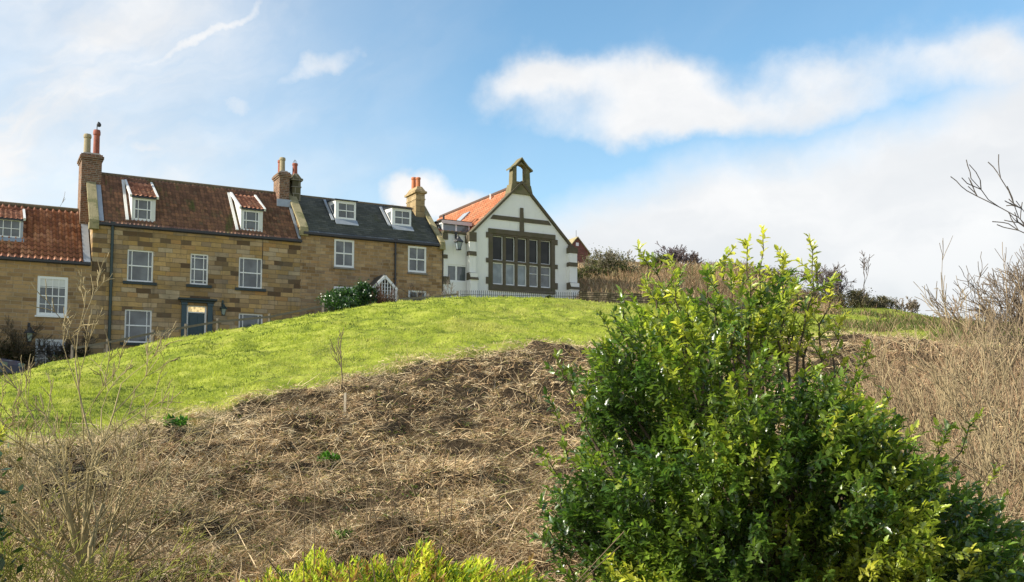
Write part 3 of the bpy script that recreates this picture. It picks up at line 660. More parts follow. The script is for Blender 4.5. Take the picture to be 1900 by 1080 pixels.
# stone chimneys
s0, s1 = fS(538, R2D, 340), fS(553.5, R2D, 340); zt = fZ(545, 336, R2D - .3)
c, top = chimney(house2, s0, s1, R2D - .45, R2D + .75, RZ2 - 1.0, zt, M_chdk, None, 'stone'); c['label'] = 'dark sooty stone chimney at the left end of the slate ridge'
pot(house2, c, (s0 + s1) / 2, R2D - .1, top - .05, fZ(545, 304, R2D) - top + .05, .14, M_pot_r)
gm = MB()
for i in range(8):
    a = i * math.pi / 4; gm.tube(((s0 + s1) / 2 + .12 * math.cos(a), R2D - .1 + .12 * math.sin(a), fZ(545, 304, R2D)), ((s0 + s1) / 2 + .03 * math.cos(a), R2D - .1 + .03 * math.sin(a), fZ(545, 297.5, R2D)), .008, n=4)
bld(gm, 'wire_guard', M_lead, house2, c)
s0, s1 = fS(767, R2D - .3, 370), fS(783.5, R2D - .3, 370); zt = fZ(774, 360, R2D - .4)
c, top = chimney(house2, s0, s1, R2D - .65, R2D + .65, EZ2 + 1.0, zt, M_chst, None, 'stone'); c['label'] = 'golden stone chimney at the right gable with two orange pots'
for dD, yy in ((-.28, 329), (.28, 330)): pot(house2, c, (s0 + s1) / 2 + (.02 if dD < 0 else .0), R2D + dD, top - .06, fZ(772, yy, R2D + dD) - top + .06, .135, M_pot_o)
downpipe(house2, fS(733.5, -.08, 500), 0, 3.4, EZ2 - .15, .05, M_black, 4)
# porch
s0, s1 = fS(691, -1.1, 535), fS(737.5, -1.1, 535); sm = (s0 + s1) / 2; ez = fZ(714, 537, -1.1); az_ = fZ(714, 512, -1.1)
def barge(mb, D, w, h):
    for q in (s0, s1): mb.bar((q, D, ez), (sm, D, az_ - .02), w, h, (0, 1, 0))
mb = MB(); barge(mb, -1.1, .13, .06)
pr = bld(mb, 'porch', M_white, house2)
rm = MB()
for q in (s0 - .05, s1 + .05):
    rm.hexa([(q, -1.06, ez + .02), (q, -.01, ez + .02), (sm, -.01, az_ + .04), (sm, -1.06, az_ + .04)], [(q, -1.06, ez + .08), (q, -.01, ez + .08), (sm, -.01, az_ + .10), (sm, -1.06, az_ + .10)])
bld(rm, 'porch_roof', M_slate, house2, pr)
tm = MB()
for i in range(9):                       # lattice on the front and posts
    t_ = (i + .5) / 9; q = s0 + (s1 - s0) * t_
    hh = ez + (az_ - ez) * (1 - abs(2 * t_ - 1)) - .05
    tm.box(q - .022, q + .022, -1.08, -1.06, ez - .45, hh)
for k in range(6):
    zq = ez - .4 + k * .17
    if zq < az_ - .25: tm.box(s0 + .1 + max(0, zq - ez), s1 - .1 - max(0, zq - ez), -1.058, -1.042, zq, zq + .022)
for q in (s0 + .06, s1 - .06): tm.box(q - .05, q + .05, -1.12, -1.02, 3.3, ez)
for q in (s0 + .06, s1 - .06):
    for k in range(7): tm.bar((q, -1.0 + k * .14, 3.6), (q, -.86 + k * .14, ez), .02, .02)
bld(tm, 'trellis', M_white, house2, pr)

# ================================================================== COTTAGE on the left
sE, sF = fS(-330), sA - .002; EZ0 = fZ(80, 478); R0D = 2.4; RZ0 = EZ0 + 2.58; SL0 = (RZ0 - EZ0) / R0D
cottage = building('stone_cottage', 'low sandstone cottage with orange red pantile roof and white sash window', 'cottage', (fS(0) + sF) / 2, 0, .8)
w0 = pbox(68.5, 125.5, 513, 586); w1 = pbox(65, 120.5, 629, 686)
bld(shell(sE, sF, -.5, EZ0, R0D, RZ0, R0D * 2, [rect(*w0), rect(*w1)]), 'wall', M_st0, cottage)
window(cottage, *w0, [.25, .5, .75], [.25, .5, .75], .11, .02, .03, (M_white, .06, .07), meet=.5, blind=.32)
window(cottage, *w1, [.33, .66], [.33, .66], .10, .03, .03, (M_white, .05, .07), blind=.18)
roof(cottage, 'roof', M_t0, sE, sF - .25, (-.14, EZ0 - .14 * SL0 + .02), (R0D, RZ0), .25, .30, .085, .045)
roof(cottage, 'rear_roof', M_t0, sE, sF - .25, (R0D * 2 + .14, EZ0 - .14 * SL0 + .02), (R0D, RZ0), .25, .3, .055, .035, per=4)
bld(MB().tube((sE, R0D, RZ0 + .03), (sF - .1, R0D, RZ0 + .03), .11, n=10), 'ridge_tiles', M_ridge, cottage)
gutter(cottage, sE, sF - .05, 0, EZ0 - .03)
lead_strip(cottage, sF - .34, sF - .06, (-.16, EZ0 - .16 * SL0), (R0D, RZ0), .06, th=.05)
Df = .68; s0, s1, z0, z1 = pbox(-30, 43, 405, 441, Df)
dormer(cottage, s0, s1, Df, z0, z1, .42, (0, EZ0 + .02, SL0), M_t0, dict(pad=(.06, .10, .04, .03), vb=[.25, .5, .75], hb=[.5]), M_lead, 'tiled', .03)
lantern('carriage_lamp', 'black carriage lamp on a post beside the lower window of the cottage', fS(55, -.9, 620), -.9, fZ(55, 618, -.9), .9, M_iron)

# ================================================================== CHURCH (white rendered, bellcote)
sL, sR = fS(872, 0, 480), fS(1055, 0, 480); sM = (sL + sR) / 2 + .02; EZ3 = (fZ(872, 434) + fZ(1055, 458)) / 2; AZ3 = EZ3 + (sR - sL) / 2 * 1.0; LEN = 10.
church = building('white_church', 'white rendered chapel with stone bellcote, stone cross on the gable and a ten light window', 'church', sM, 0, 4.9)
wx0, wx1 = fS(913, 0, 485), fS(1023, 0, 490); wz1 = fZ(968, 442); wz0 = fZ(968, 531)
gab = [(sL, 4.0), (sR, 4.0), (sR, EZ3), (sM, AZ3), (sL, EZ3)]
f = MB().poly(gab, 0, .40, [rect(wx0, wx1, wz0, wz1)])
ZL = fZ(845, 434)
sides = merge(MB().box(sL, sL + .35, .40, LEN, 4, EZ3 - .12), MB().box(sR - .35, sR, .40, LEN, 4, EZ3 - .12), MB().poly(gab, LEN, LEN + .35))
bld(merge(f, sides), 'wall', M_render, church)
# stone surround, mullions and transom
sw = .22; m2 = MB(); Dp = -.05
m2.box(wx0 - sw, wx0 + .03, Dp, .20, wz0 - .16, wz1 + .10).box(wx1 - .03, wx1 + sw, Dp, .20, wz0 - .16, wz1 + .10)
m2.box(wx0 - sw - .02, wx1 + sw + .02, Dp - .02, .22, wz1 + .10, wz1 + .36).box(wx0 - sw, wx1 + sw, Dp - .05, .20, wz0 - .34, wz0 - .16)
m2.box(wx0 + .03, wx1 - .03, Dp + .02, .20, wz1 - .0, wz1 + .098).box(wx0 + .03, wx1 - .03, Dp + .02, .2, wz0 - .158, wz0 + .0)
for zq, hh in ((wz1 - .15, .30), (wz0 + 1.15, .24), (wz0 - .0, .36)):
    m2.box(wx0 - sw - .16, wx0 - sw - .001, Dp, .001, zq, zq + hh).box(wx1 + sw + .001, wx1 + sw + .18, Dp, .001, zq - .05, zq + hh - .05)
tz = wz0 + (wz1 - wz0) * .475
m2.box(wx0 + .03, wx1 - .03, Dp + .04, .2, tz - .06, tz + .06)
lw = (wx1 - wx0 - .06) / 5; mul = .10
for i in range(1, 5):
    c_ = wx0 + .03 + i * lw; m2.box(c_ - mul / 2 - .03, c_ + mul / 2 + .03, Dp + .03, .2, wz0, tz - .061).box(c_ - mul / 2 - .03, c_ + mul / 2 + .03, Dp + .03, .2, tz + .061, wz1)
bld(m2, 'window_surround', M_dress, church, bevel=.008)
for i in range(5):
    a = wx0 + .03 + i * lw + (.08 if i else .002); b = wx0 + .03 + (i + 1) * lw - (.08 if i < 4 else .002)
    ww = window(church, a, b, tz + .062, wz1 - .002, (), (), .035, .10, .02, None, glass=M_glass_d)
    window(church, a, b, wz0 + .002, tz - .062, (), [.62] if i > 2 else (), .055, .07, .03, None, glass=M_glass_b if i < 3 else M_glass)
# cross and band
bz = fZ(968, 408); half = (AZ3 - bz)
bld(MB().poly([(sM - half + .04, bz - .13), (sM + half - .04 , bz - .13), (sM + half - .22, bz + .10), (sM - half + .22, bz + .10)], -.045, -.001), 'stone_band', M_dress, church)
cz1, cz0 = fZ(966, 386), wz1 + .362
bld(MB().poly([(sM - .11, cz0), (sM + .17, cz0), (sM + .12, cz1), (sM - .09, cz1)], -.065, -.0465), 'stone_cross', M_dress, church)
# copings
cp = MB()
for sg, e in ((-1, sL), (1, sR)):
    for (p_, q_) in (((e + sg * .12, EZ3 - .12), (sM, AZ3)),):
        x0_, z0_ = p_; x1_, z1_ = q_
        cp.hexa([(x0_, -.14, z0_ + .02), (x0_, .3, z0_ + .02), (x1_, .3, z1_ + .02), (x1_, -.14, z1_ + .02)], [(x0_, -.14, z0_ + .20), (x0_, .3, z0_ + .20), (x1_, .3, z1_ + .20), (x1_, -.14, z1_ + .20)])
    cp.box(e - .16 + (0.10 if sg > 0 else -.10), e + .16 + (0.10 if sg > 0 else -.10), -.2, .35, EZ3 - .42, EZ3 - .02)
bld(cp, 'coping', M_dress, church, bevel=.01)
# bellcote
bz0 = AZ3 - .55; W_ = .60; zs = fZ(963, 340); zo = fZ(963, 337.5); ztp = fZ(963, 306); zea = fZ(963, 314.5); zap = fZ(963, 296)
def bc(x): return sM + x
b1 = MB()
b1.add([(bc(-.72), -.10, bz0), (bc(.72), -.10, bz0), (bc(.72), .55, bz0), (bc(-.72), .55, bz0), (bc(-.60), -.06, bz0 + .55), (bc(.60), -.06, bz0 + .55), (bc(.60), .5, bz0 + .55), (bc(-.60), .5, bz0 + .55)], [(0, 3, 2, 1), (4, 5, 6, 7), (0, 1, 5, 4), (1, 2, 6, 5), (2, 3, 7, 6), (3, 0, 4, 7)])
out = [(bc(-.58), bz0 + .552), (bc(.58), bz0 + .552), (bc(.54), zea), (bc(0), zap - .12), (bc(-.54), zea)]
hole = [(bc(-.29), zo), (bc(.29), zo), (bc(.29), ztp - .12), (bc(.17), ztp - .02), (bc(0), ztp + .03), (bc(-.17), ztp - .02), (bc(-.29), ztp - .12)]
b1.poly(out, -.04, .36, [hole])
b1.box(bc(-.34), bc(.34), -.09, .41, zo - .10, zo - .002)
bl = bld(b1, 'bellcote', M_bell, church, bevel=.008)
cap = MB()
for sg in (-1, 1):
    pts = [(sg * .68, zea - .06), (sg * .44, zea + .10), (sg * .20, zea + .34), (0, zap + .02)]
    for (p_, q_) in zip(pts[:-1], pts[1:]):
        cap.hexa([(bc(p_[0]), -.14, p_[1]), (bc(p_[0]), .46, p_[1]), (bc(q_[0]), .46, q_[1]), (bc(q_[0]), -.14, q_[1])], [(bc(p_[0]), -.14, p_[1] + .09), (bc(p_[0]), .46, p_[1] + .09), (bc(q_[0]), .46, q_[1] + .10), (bc(q_[0]), -.14, q_[1] + .10)])
bld(cap, 'bellcote_cap', M_bell, church, bl)
# roof: slopes run either side of a ridge going back
def side_roof(sg, e):
    ov = .22; L = math.hypot(sM - e, AZ3 - EZ3); V, Fl, UV, _ = roof_grid(.30, LEN + .4, (0, 0), (L + ov, 0), .25, .3, .05, .035)
    V = np.array(V); dx, dz = (sM - e) / L, (AZ3 - EZ3) / L
    st = np.array([e - dx * ov, EZ3 - dz * ov + .0]); s_ = st[0] + dx * V[:, 1] - dz * V[:, 2] * (1 if sg < 0 else -1); z_ = st[1] + dz * V[:, 1] + abs(dx) * V[:, 2]
    P = np.stack([s_, V[:, 0], z_], 1) - np.array(ORG[church.name])
    return mesh_np('roof', P, np.array(Fl), M_tch, parent=church, uv=np.array(UV))
side_roof(-1, sL); side_roof(1, sR)
bld(MB().tube((sM, .5, AZ3 + .04), (sM, LEN + .4, AZ3 + .04), .13, n=10), 'ridge_tiles', M_tch, church)
# skylight + little vents on the left slope
def onslope(k, D, lift=.0): # k: distance down from ridge
    return (sM - k * .7071 - lift * .7071, D, AZ3 - k * .7071 + lift * .7071)
sk = MB(); a = onslope(1.3, 4.2, .08); b = onslope(2.5, 4.2, .08); c_ = onslope(2.5, 5.1, .08); d_ = onslope(1.3, 5.1, .08); l = Vector((-.05, 0, .05))
sk.hexa([a, b, c_, d_], [Vector(q) + l for q in (a, b, c_, d_)]); bld(sk, 'skylight', M_lead, church)
for k, D in ((.35, .9), (.5, 2.9)):
    p_ = onslope(k, D); bld(MB().tube(p_, (p_[0], p_[1], p_[2] + .38), .05, n=8), 'vent_pipe', M_whited, church)
# buttresses
def buttress(s0, s1, top, nm):
    r = MB(); z0 = 4.0; d1 = fZ((872 if s0 < sM else 1062), 483 if s0 < sM else 493); 
    r.box(s0, s1, -.30, -.001, z0, top).box(s0 - .02, s1 + .02, -.48, -.301, z0, top - 1.7)
    bt = bld(r, 'buttress', M_render, church)
    q = MB(); q.box(s0 - .03, s1 + .03, -.34, -.0, top + .001, top + (.50 if s0 < sM else .34)); bld(q, 'quoin_stone', M_dress, church, bt, bevel=.01)
    q = MB(); q.hexa([(s0 - .03, -.36, top - .75), (s1 + .03, -.36, top - .75), (s1 + .03, -.02, top - .75), (s0 - .03, -.02, top - .75)], [(s0 - .03, -.32, top - .52), (s1 + .03, -.32, top - .52), (s1 + .03, -.02, top - .52), (s0 - .03, -.02, top - .52)])
    bld(q, 'quoin_stone', M_dress, church, bt, bevel=.01); q = MB()
    q.hexa([(s0 - .04, -.56, top - 2.05), (s1 + .06, -.56, top - 2.05), (s1 + .06, -.02, top - 2.05), (s0 - .04, -.02, top - 2.05)], [(s0 - .04, -.33, top - 1.66), (s1 + .04, -.33, top - 1.66), (s1 + .04, -.02, top - 1.66), (s0 - .04, -.02, top - 1.66)])
    bld(q, 'quoin_stone', M_dress, church, bt, bevel=.01)
buttress(fS(871, -.3, 480), fS(883, -.3, 480), fZ(877, 448, -.3), 'l'); buttress(fS(1057, -.3, 490), fS(1071, -.3, 490), fZ(1064, 470, -.3), 'r')
# side wing with window, tied to the gable
wsL = sD + .14; D_ = .10; wt = fZ(845, 434, D_)
ww = pbox(829, 867, 491.5, 523, D_); 
bld(MB().poly(rect(wsL, sL - .003, 4.0, wt), D_, D_ + .35, [rect(*ww)]).box(wsL, wsL + .3, D_ + .351, 5, 4, wt), 'wing_wall', M_render, church)
window(church, *ww, [.47], (), .075, .03, .10, None, D_)
bld(MB().box(wsL - .05, sL - .17, D_ - .10, D_ + .45, wt + .001, wt + .12).box(wsL - .1, wsL + .22, D_ - .08, D_ - .001, wt - .35, wt)
    .box(wsL - .04, wsL + .22, D_ - .05, D_ - .002, wt - 1.35, wt - 1.15).box(wsL - .04, wsL + .34, D_ - .07, D_ - .002, wt - 2.7, wt - 2.3), 'wing_stones', M_dress, church, bevel=.01)
V, Fl, UV, _ = roof_grid(wsL, sL - .1, (D_ + .3, wt + .10), (3.0, wt + .9), .25, .3, .05, .035)
mesh_np('wing_roof', np.array(V) - np.array(ORG[church.name]), np.array(Fl), M_tch, parent=church, uv=np.array(UV))
# white glazed dormer on the wing
q0, q1 = fS(821, .9, 415), fS(871.5, .9, 415); qz1 = fZ(845, 412, .9); qz0 = wt + .05
dm = MB().box(q0, q0 + .07, .9, .97, qz0, qz1).box(q1 - .07, q1, .9, .97, qz0, qz1).box((q0 + q1) / 2 - .05, (q0 + q1) / 2 + .05, .9, .97, qz0, qz1).box(q0 + .07, q1 - .07, .9, .97, qz1 - .12, qz1 - .001).box(q0, q0 + .06, .971, 3.2, qz0, qz0 + .15).box(q0, q0 + .06, .971, 3.2, qz1 - .14, qz1).box(q0, q0 + .06, 3.14, 3.2, qz0 + .15, qz1 - .14).box(q0, q0 + .06, 2.0, 2.08, qz0 + .15, qz1 - .14)
dmo = bld(dm, 'wing_dormer', M_white, church)
bld(MB().box(q0 + .02, q0 + .04, .98, 3.14, qz0 + .15, qz1 - .14).box(q0 + .07, q1 - .07, .93, .95, qz0, qz1 - .12), 'glass', M_glass_b, church, dmo)
bld(MB().box(q0 - .12, q1 + .10, .78, 3.4, qz1, qz1 + .07), 'dormer_roof', M_wood_dk, church, dmo)
bld(MB().box(q0 - .10, q1 + .08, .77, .779, qz1 - .16, qz1 + .03), 'fascia', plain('pale_pink_fascia', (.62, .50, .48), .6), church, dmo)
bld(MB().tube((q0 + .25, 1.3, qz1 + .07), (q0 + .25, 1.3, qz1 + .40), .06, n=8), 'vent_pipe', M_iron, church, dmo)
lantern('wall_lantern', 'large black wall lantern hanging on the white chapel wing', fS(851, -.35, 450), -.35, fZ(852, 449, -.35), 1.05, M_iron)

# ================================================================== ground
M_ground, t, b = material('ground_turf'); o = objc(t); at_ = t.node('ShaderNodeAttribute', attribute_name='Col'); lm = t.sep(at_.outputs['Color'])
lawn = t.ramp(t.noise(t.xyz(t.sep(o)[0], t.sep(o)[1], 0), 1.4, 6, .65), [(.30, (.08, .12, .018)), (.5, (.27, .32, .035)), (.68, (.40, .42, .08))])
lawn = t.mix(t.mapr(t.noise(o, .35, 4, .6), .5, .7, 0, .5), lawn, (.30, .27, .07))
soil = t.ramp(t.noise(o, 9, 6, .75), [(.3, (.018, .014, .009)), (.5, (.045, .032, .019)), (.62, (.10, .073, .042)), (.72, (.035, .04, .015))])
scrub = t.ramp(t.noise(o, .6, 6, .7), [(.35, (.10, .075, .045)), (.5, (.21, .15, .09)), (.6, (.26, .17, .10)), (.72, (.10, .10, .045))])
c = t.mix(lm[0], soil, lawn); c = t.mix(lm[1], c, scrub); c = t.mix(lm[2], c, (.10, .095, .085))
t.put(b.inputs['Base Color'], c); b.inputs['Roughness'].default_value = .95; b.inputs['Specular IOR Level'].default_value = .1
bump(t, b, t.noise(o, 9, 6, .7), .05)
def ysamples():
    ys = [-6.]; 
    while ys[-1] < 900:
        Y = ys[-1]; ys.append(Y + max(.09, (Y if Y < 70 else (Y - 60) * 7) * .0075) if Y > 3 else Y + .5)
    return np.array(ys)
ys = ysamples(); us = np.concatenate([np.linspace(-3, -.75, 50), np.linspace(-.74, .74, 380), np.linspace(.75, 3, 50)])
UU, YY = np.meshgrid(us, ys); XX = UU * (np.maximum(YY, 0) + 7); XX = np.where(YY > 60, UU * (67 + (YY - 60) * 1.5), XX)
ZZ = H(XX, YY); G = bound(XX, YY)
wl = np.clip(.5 + G / .9, 0, 1) 
uu = XX / np.maximum(YY, 4)
far = np.clip((YY - np.where(uu > .06, 49.5, 60)) / 2., 0, 1); far = np.where(uu > .34, np.clip((YY - 75) / 5, 0, 1), far)
road = np.clip(1 - np.abs((YY - (P0.y + (XX - P0.x) * SB / CB)) * CB + 3.2) / 2.0 , 0, 1) * (uu < -.1); road = np.clip(road * 4, 0, 1)
roughr = np.clip((uu - .30) * 6, 0, 1) * np.clip(.5 + fbm(XX * .5, YY * .5, 4, 77) * 2.2, 0, 1) * .9     # rough, browner grass on the right
colr = np.stack([wl, np.maximum(far, roughr * wl), road], -1).reshape(-1, 3)
ny, nx_ = UU.shape; idx = np.arange(ny * nx_).reshape(ny, nx_)
Q = np.stack([idx[:-1, :-1], idx[:-1, 1:], idx[1:, 1:], idx[1:, :-1]], -1).reshape(-1, 4)
ground = mesh_np('ground', np.stack([XX, YY, ZZ], -1).reshape(-1, 3), Q, M_ground, colr, smooth=True); tag(ground, kind='structure')

# ------------------------------------------------------------------ vegetation material
def veg(name, rough=.6, trans=.3, spec=.3, tcol=1.6, coat=0):
    m, t, b = material(name); a = t.node('ShaderNodeAttribute', attribute_name='Col').outputs['Color']
    t.put(b.inputs['Base Color'], a); b.inputs['Roughness'].default_value = rough; b.inputs['Specular IOR Level'].default_value = spec; b.inputs['Coat Weight'].default_value = coat; b.inputs['Coat Roughness'].default_value = .3
    if trans:
        tr = t.node('ShaderNodeBsdfTranslucent'); t.put(tr.inputs[0], t.mix(1.0, a, (tcol, tcol, tcol * .6), 'MULTIPLY'))
        mx = t.node('ShaderNodeMixShader'); mx.inputs[0].default_value = trans
        out_ = [n for n in t.n if n.type == 'OUTPUT_MATERIAL'][0]
        t.l.new(b.outputs[0], mx.inputs[1]); t.l.new(tr.outputs[0], mx.inputs[2]); t.l.new(mx.outputs[0], out_.inputs[0])
    return m
M_leaf = veg('glossy_leaf', .36, .32, .9, 2.3, .35); M_soft = veg('soft_leaf', .6, .4, .3, 1.6); M_straw = veg('dead_stem', .75, .07, .25, 1.2); M_blade = veg('grass_blade', .6, .45, .25, 1.5); M_bark = veg('bark', .85, 0, .2)

def strips(P, wd, side, col, name, mat, parent=None, taper=True):
    """P (N,K,3) centre lines; wd (N,) widths; side (N,3)"""
    N, K, _ = P.shape; tp = np.linspace(1, .25, K) if taper else np.ones(K)
    off = side[:, None, :] * (wd[:, None] * tp[None, :])[:, :, None] * .5
    V = np.stack([P - off, P + off], 2).reshape(-1, 3)
    base = (np.arange(N) * K * 2)[:, None] + (np.arange(K - 1) * 2)[None, :]
    Fq = np.stack([base, base + 1, base + 3, base + 2], -1).reshape(-1, 4)
    return mesh_np(name, V, Fq, mat, np.repeat(col, K * 2, 0), parent)
def pal(cols, n, jit=.18):
    c = np.array(cols)[RNG.integers(0, len(cols), n)]; return np.clip(c * (1 + RNG.normal(0, jit, (n, 1))), .004, .9)

# dead bracken, lying every way over the bank
def bracken(N, name, label, umin, umax, ymin, ymax_f, length, mat=M_straw, palette=None, upright=0., far=False, lift=.10, gmax=.35):
    u = RNG.uniform(umin, umax, N * 3); a = RNG.uniform(0, 1, N * 3) ** .6
    if far: Y = ymin + (ymax_f - ymin) * a
    else:
        y0, y1 = ymin, ymax_f; Y = 1 / (1 / y0 + (1 / y1 - 1 / y0) * a)
    X = u * Y
    if not far:
        k = bound(X, Y) < RNG.normal(gmax - .25, .35, len(X)); X, Y = X[k][:N], Y[k][:N]
    else: X, Y = X[:N], Y[:N]
    n = len(X); K = 4
    clump = vn(X * 1.3, Y * 1.3, 90)
    bare = .55 * fbm(X * 1.1 + 9, Y * 1.1, 3, 60) + .7 * fbm(X * 3.1, Y * 3.1, 2, 64) + .05           # gaps with dark soil
    keep = (bare > -.16) | (RNG.random(n) < .40); X, Y, clump, bare = X[keep], Y[keep], clump[keep], bare[keep]; n = len(X)
    Z = H(X, Y); L = RNG.uniform(.4, 1.25, n) * length
    th = RNG.uniform(0, 2 * np.pi, n); th = np.where(RNG.random(n) < .22, fbm(X * .5, Y * .5, 2, 70) * 5 + RNG.normal(0, .5, n), th)
    el = np.clip(RNG.normal(.24 + upright, .42, n), -.3, 1.45)
    d = np.stack([np.cos(th) * np.cos(el), np.sin(th) * np.cos(el), np.sin(el)], -1)
    base = np.stack([X, Y, Z + RNG.uniform(-.01, 1, n) ** 2 * lift], -1)
    t_ = np.linspace(0, 1, K)[None, :, None]
    bend = RNG.normal(0, .16, (n, 3)); bend[:, 2] = -np.abs(bend[:, 2]) * (.9 - upright * .5)
    P = base[:, None, :] + d[:, None, :] * L[:, None, None] * t_ + bend[:, None, :] * (L[:, None, None]) * t_ ** 2
    gz = H(P[:, -1, 0], P[:, -1, 1]); low = np.maximum(gz + .01 - P[:, -1, 2], 0); P[:, :, 2] += low[:, None] * np.linspace(0, 1, K)[None]
    wd = np.maximum(RNG.uniform(.0035, .0095, n), Y * .00062 * RNG.uniform(.5, 1.4, n))
    side = np.cross(d, RNG.normal(0, 1, (n, 3))); side /= np.linalg.norm(side, axis=1, keepdims=True) + 1e-9
    c = pal(palette, n) * (.72 + .55 * clump[:, None])
    c = c * np.array([.93, .90, .88]) * (1 - .5 * np.clip((-.10 - bare) / .12, 0, 1))[:, None]  # clump and gap tones put the shade of hollows into stem colour
    eb = (np.clip(1 + bound(X, Y) / 2.2, 0, 1) * .6)[:, None] * (1 if not far else 0); c = c * (1 - eb) + np.array([.74, .60, .38]) * RNG.uniform(.7, 1.15, (n, 1)) * eb
    return tag(strips(P, wd, side, c, name, mat), label, 'bracken', kind='stuff')
BR = [(0.521, 0.398, 0.228), (0.622, 0.498, 0.296), (0.386, 0.266, 0.144), (0.202, 0.133, 0.068), (0.470, 0.340, 0.190), (0.706, 0.598, 0.380), (0.101, 0.066, 0.036), (0.571, 0.440, 0.258), (0.286, 0.249, 0.084), (0.420, 0.274, 0.152)]
bracken(480000, 'dead_bracken', 'tangled dead brown bracken covering the bank below the lawn', -.62, .70, 3.6, 29, .20, palette=BR, lift=.12)
bracken(3500, 'bracken_stalks', 'long pale broken stalks lying over the dead bracken', -.60, .66, 4.0, 27, .85, palette=[(.66, .52, .32), (.55, .42, .25), (.42, .34, .2)], upright=.06, lift=.22)
bracken(8000, 'standing_stems', 'upright dry straw coloured stems on the right of the bank', .36, .62, 7.5, 26, .55, palette=[(.44, .31, .19), (.52, .40, .25), (.28, .18, .11), (.40, .26, .15)], upright=.75, lift=.1)
# tussocks: sheaves of dead grass folded over downhill
M_ = 5200; u = RNG.uniform(-.60, .68, M_); Y = 1 / (1 / 4.2 + (1 / 29 - 1 / 4.2) * RNG.random(M_) ** .8); X = u * Y; k = (bound(X, Y) < .2) & (fbm(X * 1.1 + 9, Y * 1.1, 3, 60) > -.12); X, Y = X[k], Y[k]; m_ = len(X); B = 34; n = m_ * B
zt0 = H(X, Y); tone = RNG.uniform(.65, 1.2, m_)[:, None] * np.array([(.74, .58, .36), (.62, .46, .27), (.50, .35, .20), (.80, .67, .44)])[RNG.integers(0, 4, m_)]
rep_ = lambda q: np.repeat(q, B, 0); Xr, Yr, Zr = rep_(X), rep_(Y), rep_(zt0); ph = RNG.uniform(0, 2 * np.pi, n); L = rep_(RNG.uniform(.14, .34, m_)) * RNG.uniform(.6, 1.2, n)
d = np.stack([np.cos(ph) * .55 + rep_(RNG.normal(0, .3, m_)), np.sin(ph) * .55 - .15, np.full(n, .75)], -1); d /= np.linalg.norm(d, axis=1, keepdims=True)
t_ = np.linspace(0, 1, 5)[None, :, None]; fall = np.stack([np.cos(ph) * .35, np.sin(ph) * .35 - .25, np.full(n, -1.0)], -1)
P = np.stack([Xr, Yr, Zr], -1)[:, None] + RNG.normal(0, .025, (n, 1, 3)) + d[:, None] * L[:, None, None] * t_ + fall[:, None] * L[:, None, None] * t_ ** 2 * .75
sd = np.cross(d, RNG.normal(0, 1, (n, 3))); sd /= np.linalg.norm(sd, axis=1, keepdims=True) + 1e-9
tag(strips(P, np.maximum(RNG.uniform(.003, .007, n), Yr * .00055), sd, rep_(tone) * RNG.uniform(.75, 1.2, (n, 1)), 'dead_grass', M_straw), 'pale tussocks of dead grass folded over on the bank', 'grass', kind='stuff')
# low green weeds between the stems
N = 5200; u = RNG.uniform(-.55, .3, N); Y = 1 / (1 / 4.2 + (1 / 22 - 1 / 4.2) * RNG.random(N)); X = u * Y
k = (bound(X, Y) < -.5) & (fbm(X * 1.1 + 9, Y * 1.1, 3, 60) < -.05) | (fbm(X * .8, Y * .8, 3, 61) > .22) & (bound(X, Y) < -.8); X, Y = X[k], Y[k]; n = len(X)
def rand_leaf_quads(C, size, col, name, mat, parent=None, up=.5, aspect=.45):
    n = len(C); d = RNG.normal(0, 1, (n, 3)); d[:, 2] = np.abs(d[:, 2]) * up + .1; d /= np.linalg.norm(d, axis=1, keepdims=True)
    s_ = np.cross(d, RNG.normal(0, 1, (n, 3))); s_ /= np.linalg.norm(s_, axis=1, keepdims=True) + 1e-9
    L = size if np.ndim(size) else np.full(n, size); L = L * RNG.uniform(.7, 1.3, n)
    V = np.stack([C, C + d * (L * .5)[:, None] + s_ * (L * aspect * .5)[:, None], C + d * L[:, None], C + d * (L * .5)[:, None] - s_ * (L * aspect * .5)[:, None]], 1).reshape(-1, 3)
    Fq = np.arange(n * 4).reshape(-1, 4); return mesh_np(name, V, Fq, mat, np.repeat(col, 4, 0), parent)
rep = 9; C = np.repeat(np.stack([X, Y, H(X, Y) + .02], -1), rep, 0) + RNG.normal(0, .05, (n * rep, 3)) * np.array([1, 1, .35])
tag(rand_leaf_quads(C, .045, pal([(.07, .12, .02), (.12, .17, .03), (.05, .09, .02), (.2, .22, .06)], n * rep), 'ground_weeds', M_soft), 'low green weeds growing through gaps in the dead bracken', 'weeds', kind='stuff')

# lawn grass
N = 330000; u = RNG.uniform(-.62, .68, N); a = RNG.random(N); Y = 1 / (1 / 11. + (1 / 60 - 1 / 11.) * a); X = u * Y
k = bound(X, Y) > RNG.normal(-.1, .35, N); k &= ~((u > .06) & (u < .34) & (Y > 49)); k &= ((Y - (P0.y + (X - P0.x) * SB / CB)) * CB < -5.4) | (u > .08); X, Y, u = X[k], Y[k], u[k]; n = len(X)
cl_ = fbm(X * .9, Y * .9, 4, 101); c2 = fbm(X * .25, Y * .25, 3, 102)
hgt = RNG.uniform(.02, .05, n) * (1 + .9 * np.clip(cl_, -.5, 1)) * (1 + Y * .012)
P = np.zeros((n, 2, 3)); P[:, 0] = np.stack([X, Y, H(X, Y) - .01], -1); P[:, 1] = P[:, 0] + np.stack([RNG.normal(0, .5, n) * hgt, RNG.normal(0, .5, n) * hgt, hgt], -1)
sd = np.stack([RNG.normal(0, 1, n), RNG.normal(0, .6, n), RNG.normal(0, .1, n)], -1); sd /= np.linalg.norm(sd, axis=1, keepdims=True)
cA = np.array([.325, .375, .058]); cB = np.array([.075, .115, .022]); cC = np.array([.52, .50, .17])
